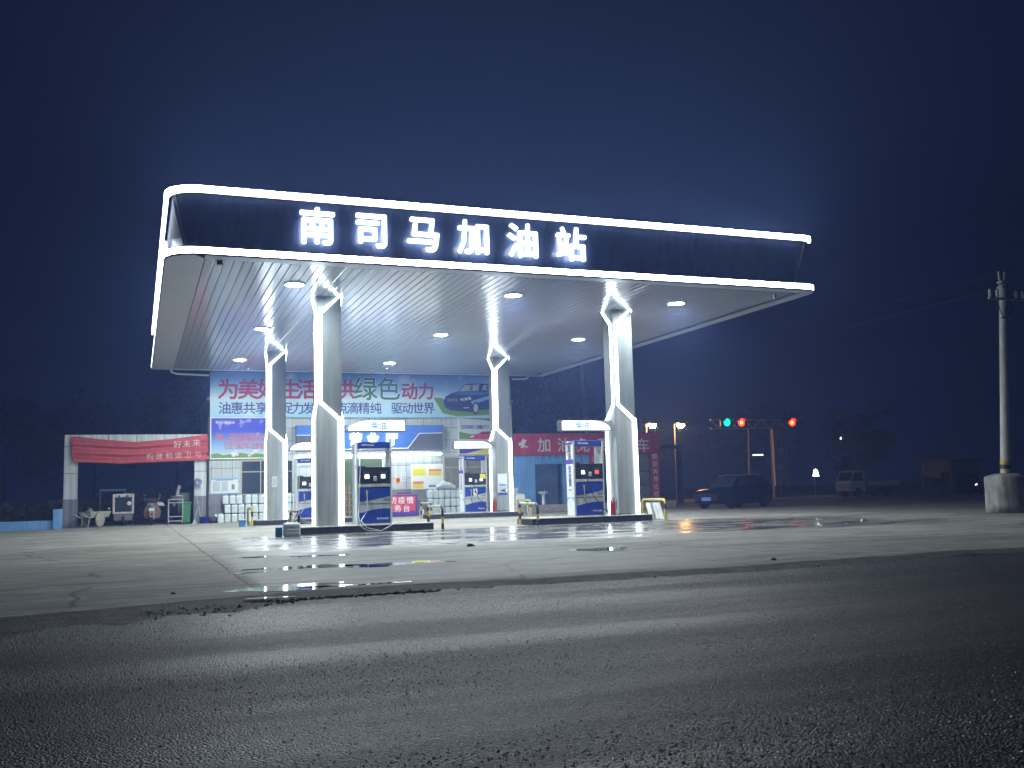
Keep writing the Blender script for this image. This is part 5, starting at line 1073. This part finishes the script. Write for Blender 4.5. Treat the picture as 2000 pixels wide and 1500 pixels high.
# dark SUV
def suv():
    ang = math.atan2(40.2-38.6, 28.0-24.9); base = Vector((26.4, 39.6, G))
    t = thing('parked_suv', base, 'black sport utility car with pale wheels parked in the dark beyond the forecourt', 'car')
    def P(x, y, z): return Vector((base.x+x, base.y+y, base.z+z))
    L2, w = 2.1, .84
    def sec(x, zlo, zhi, hw): return [P(x, -hw*.93, zlo), P(x, -hw, zlo+.18), P(x, -hw, zhi-.12), P(x, -hw*.92, zhi), P(x, hw*.92, zhi), P(x, hw, zhi-.12), P(x, hw, zlo+.18), P(x, hw*.93, zlo)]
    MB().loft([sec(-2.1, .38, .72, w*.80), sec(-2.0, .26, .82, w*.93), sec(-1.5, .22, .90, w), sec(-.9, .22, .95, w), sec(.3, .22, .97, w), sec(1.5, .22, .98, w), sec(1.95, .26, .98, w*.96), sec(2.1, .36, .92, w*.86)], 'carblk', True, True).build('body', t)
    def cab(x, zhi, hw): return [P(x, -w*.94, .95), P(x, -hw, zhi-.04), P(x, -hw*.9, zhi), P(x, hw*.9, zhi), P(x, hw, zhi-.04), P(x, w*.94, .95)]
    MB().loft([cab(-1.0, 1.0, w*.9), cab(-.35, 1.46, w*.76), cab(.3, 1.52, w*.76), cab(1.5, 1.48, w*.75), cab(2.0, 1.0, w*.9)], 'carblk', True, True).build('cabin', t)
    for xa, xb, xc, xd in ((-.78, -.32, .22, .22), (.30, .30, 1.0, 1.0), (1.08, 1.08, 1.45, 1.75)):
        for s_ in (-1, 1):
            q = [P(xa, s_*w*.935, 1.02), P(xb, s_*w*.80, 1.40), P(xc, s_*w*.80, 1.42), P(xd, s_*w*.935, 1.02)]; MB().add(q, [(0, 1, 2, 3)], 'glass').build('side_window', t)
    MB().add([P(-1.02, -w*.8, 1.0), P(-1.02, w*.8, 1.0), P(-.40, w*.62, 1.45), P(-.40, -w*.62, 1.45)], [(0, 1, 2, 3)], 'glass').build('windscreen', t)
    for s_ in (-1, 1): MB().tube([P(-.35, s_*w*.70, 1.50), P(.4, s_*w*.72, 1.57), P(1.4, s_*w*.70, 1.53)], .02, 'chrome', 6).build('roof_rail', t)
    for s_ in (-1, 1):
        for x in (-1.32, 1.33):
            c = P(x, s_*(w-.09), .33); mt, mr = MB(), MB(); wheel(mt, mr, c, .33, .2*(-s_ if s_ > 0 else 1), 'y', 5); w_ = mt.build('wheel', t); mr.build('rim', w_)
        MB().box(*(P(-.75, s_*w-.09, .96)), *(P(-.60, s_*w+.09, 1.1)), 'carblk').build('wing_mirror', t, bevel=.03)
        MB().xz([(base.x-2.09, base.z+.60), (base.x-1.85, base.z+.62), (base.x-1.8, base.z+.74), (base.x-2.05, base.z+.72)], base.y+s_*.68-.03, base.y+s_*.68+.03, 'glass').build('headlight', t)
    MB().box(base.x-2.14, base.y-.26, base.z+.38, base.x-2.105, base.y+.26, base.z+.54, 'plate').build('number_plate', t)
    t.rotation_euler[2] = ang-.12
suv()
def truck():
    base = Vector((49.6, 57.5, G)); s = .92
    t = thing('parked_truck', base, 'small pale flatbed truck parked far back on the right', 'truck')
    def P(x, y, z): return (base.x+x*s, base.y+y*s, base.z+z*s)
    def prism(poly, hw, m, name, bev=.04):
        return MB().loft([[P(x, -hw, z) for x, z in poly], [P(x, hw, z) for x, z in poly]], m).build(name, t, bevel=bev)
    prism([(-2.2, .45), (-2.2, 1.05), (-2.0, 1.25), (-1.75, 1.95), (-1.55, 2.05), (-.75, 2.05), (-.70, .45)], .85, 'reddoor', 'cab')
    for y_ in (-.856, .856): MB().add([P(-1.98, y_, 1.25), P(-1.72, y_, 1.88), P(-1.0, y_, 1.9), P(-.95, y_, 1.22)], [(0, 1, 2, 3)], 'glass').build('side_window', t)
    MB().add([P(-2.02, -.75, 1.28), P(-2.02, .75, 1.28), P(-1.80, .72, 1.92), P(-1.80, -.72, 1.92)], [(0, 1, 2, 3)], 'glass').build('windscreen', t)
    prism([(-.6, .72), (2.6, .72), (2.6, .82), (-.6, .82)], .9, 'dim', 'bed_floor', .01)
    for y_ in (-.9, .86): MB().box(*P(-.6, y_, .825), *P(2.6, y_+.04, 1.18), 'reddoor').build('bed_side', t)
    MB().box(*P(2.56, -.855, .825), *P(2.6, .855, 1.18), 'reddoor').build('tailgate', t); MB().box(*P(-.62, -.855, .825), *P(-.58, .855, 1.9), 'dim').build('headboard', t)
    prism([(-2.0, .40), (2.5, .40), (2.5, .70), (-2.0, .70)], .35, 'dark', 'chassis', .01)
    for x in (-1.45, 1.5):
        for y_ in (-.75, .75):
            mt, mr = MB(), MB(); wheel(mt, mr, P(x, y_, .36), .34, .2, 'y'); w_ = mt.build('wheel', t); mr.build('rim', w_)
    for y_ in (-.6, .6): MB().lathe([(.0, -.03), (.09, -.02), (.10, .02)], P(-2.22, y_, .8), 'chrome', 12, 'x').build('headlight', t)
truck()
# broken white wall, shed and the nose of a parked car on the far right
Yk = 54.0; a, b = at(1806, 968, Yk), at(1856, 921, Yk)
tag(MB().xz([(a.x, G), (b.x, G), (b.x, b.z-.1), (b.x-.15, b.z), (b.x-.35, b.z-.2), (b.x-.8, b.z-.05), (b.x-.85, b.z-.45), (a.x+.25, b.z-.30), (a.x-.05, b.z-.25)], Yk, Yk+.2, 'dim').build('broken_wall', loc=(a.x, Yk, G)), 'pale broken wall fragment left of the concrete drum', 'wall')
t = thing('shed', at(1880, 965, 57), 'dim flat roofed shed behind the broken wall', 'shed')
a, b = at(1862, 968, 57), at(1912, 901, 57)
MB().box(a.x, 57, G-.1, b.x, 60, b.z, 'dim').build('wall', t); MB().box(a.x-.2, 56.8, b.z+.002, b.x+.2, 60.2, b.z+.15, 'dark').build('roof', t); MB().box(a.x+.3, 56.96, G, b.x-.3, 56.998, b.z-.9, 'black').build('door', t)
def saloon():
    base = Vector((at(1945, 968, 50).x+1.0, 50, G)); t = thing('parked_saloon', base, 'dark car with one bright headlamp half hidden behind the concrete drum', 'car')
    pr_ = [(-2, .3), (-2.05, .6), (-1.9, .75), (-.9, .88), (-.2, 1.32), (.9, 1.34), (1.6, .95), (2, .9), (2.05, .35)]
    MB().loft([[(base.x+x, base.y-.8, base.z+z) for x, z in pr_], [(base.x+x, base.y+.8, base.z+z) for x, z in pr_]], 'carblk').build('body', t, bevel=.06)
    MB().add([(base.x+x, base.y-.806, base.z+z) for x, z in ((-.75, .9), (-.15, 1.26), (.8, 1.28), (1.3, .93))], [(0, 1, 2, 3)], 'glass').build('side_window', t)
    for x in (-1.3, 1.25):
        for y_ in (-.72, .72):
            mt, mr = MB(), MB(); wheel(mt, mr, (base.x+x, base.y+y_, base.z+.3), .3, .18, 'y', 5); w_ = mt.build('wheel', t); mr.build('rim', w_)
    for y_ in (-.62, .62): MB().lathe([(.0, -.05), (.10, -.03), (.12, .02)], (base.x-1.98, base.y+y_, base.z+.62), 'headl', 12, 'x').build('headlight', t)
saloon()
# small litter on the ground
def litter(px, py, m, s, label, name):
    d = ray(px, py); c = Vector((0, 0, CAM_H))+d*((G-CAM_H)/d.z); rnd = random.Random(px)
    q = [c+Vector((a*s*rnd.uniform(.7, 1.3), b*s*rnd.uniform(.7, 1.2), max(0, e_)*s*rnd.uniform(.5, .8))) for a, b, e_ in ((-1, -.6, 0), (.9, -.7, 0), (1.1, .6, 0), (-.8, .7, 0), (-.5, -.2, 1), (.6, -.3, .8), (.5, .4, 1), (-.6, .3, .7))]
    tag(MB().add(q, [(0, 3, 2, 1), (4, 5, 6, 7), (0, 1, 5, 4), (1, 2, 6, 5), (2, 3, 7, 6), (3, 0, 4, 7)], m).build(name, loc=c), label, name.replace('_', ' '))
litter(919, 1067, 'dark', .09, 'dark stone lying on the wet slab below the front left pump', 'stone'); litter(1510, 1094, 'dark', .05, 'dark crumpled leaf lying at the slab edge by the road', 'dry_leaf')
litter(1599, 1015, 'paper', .06, 'white crumpled scrap on the forecourt far right', 'paper_scrap'); litter(1687, 1017, 'paper', .08, 'pale flat scrap on the forecourt nearer the concrete drum', 'paper_scrap'); litter(338, 1160, 'dark', .03, 'dark pebble on the slab near the gutter gravel', 'stone')
haze()
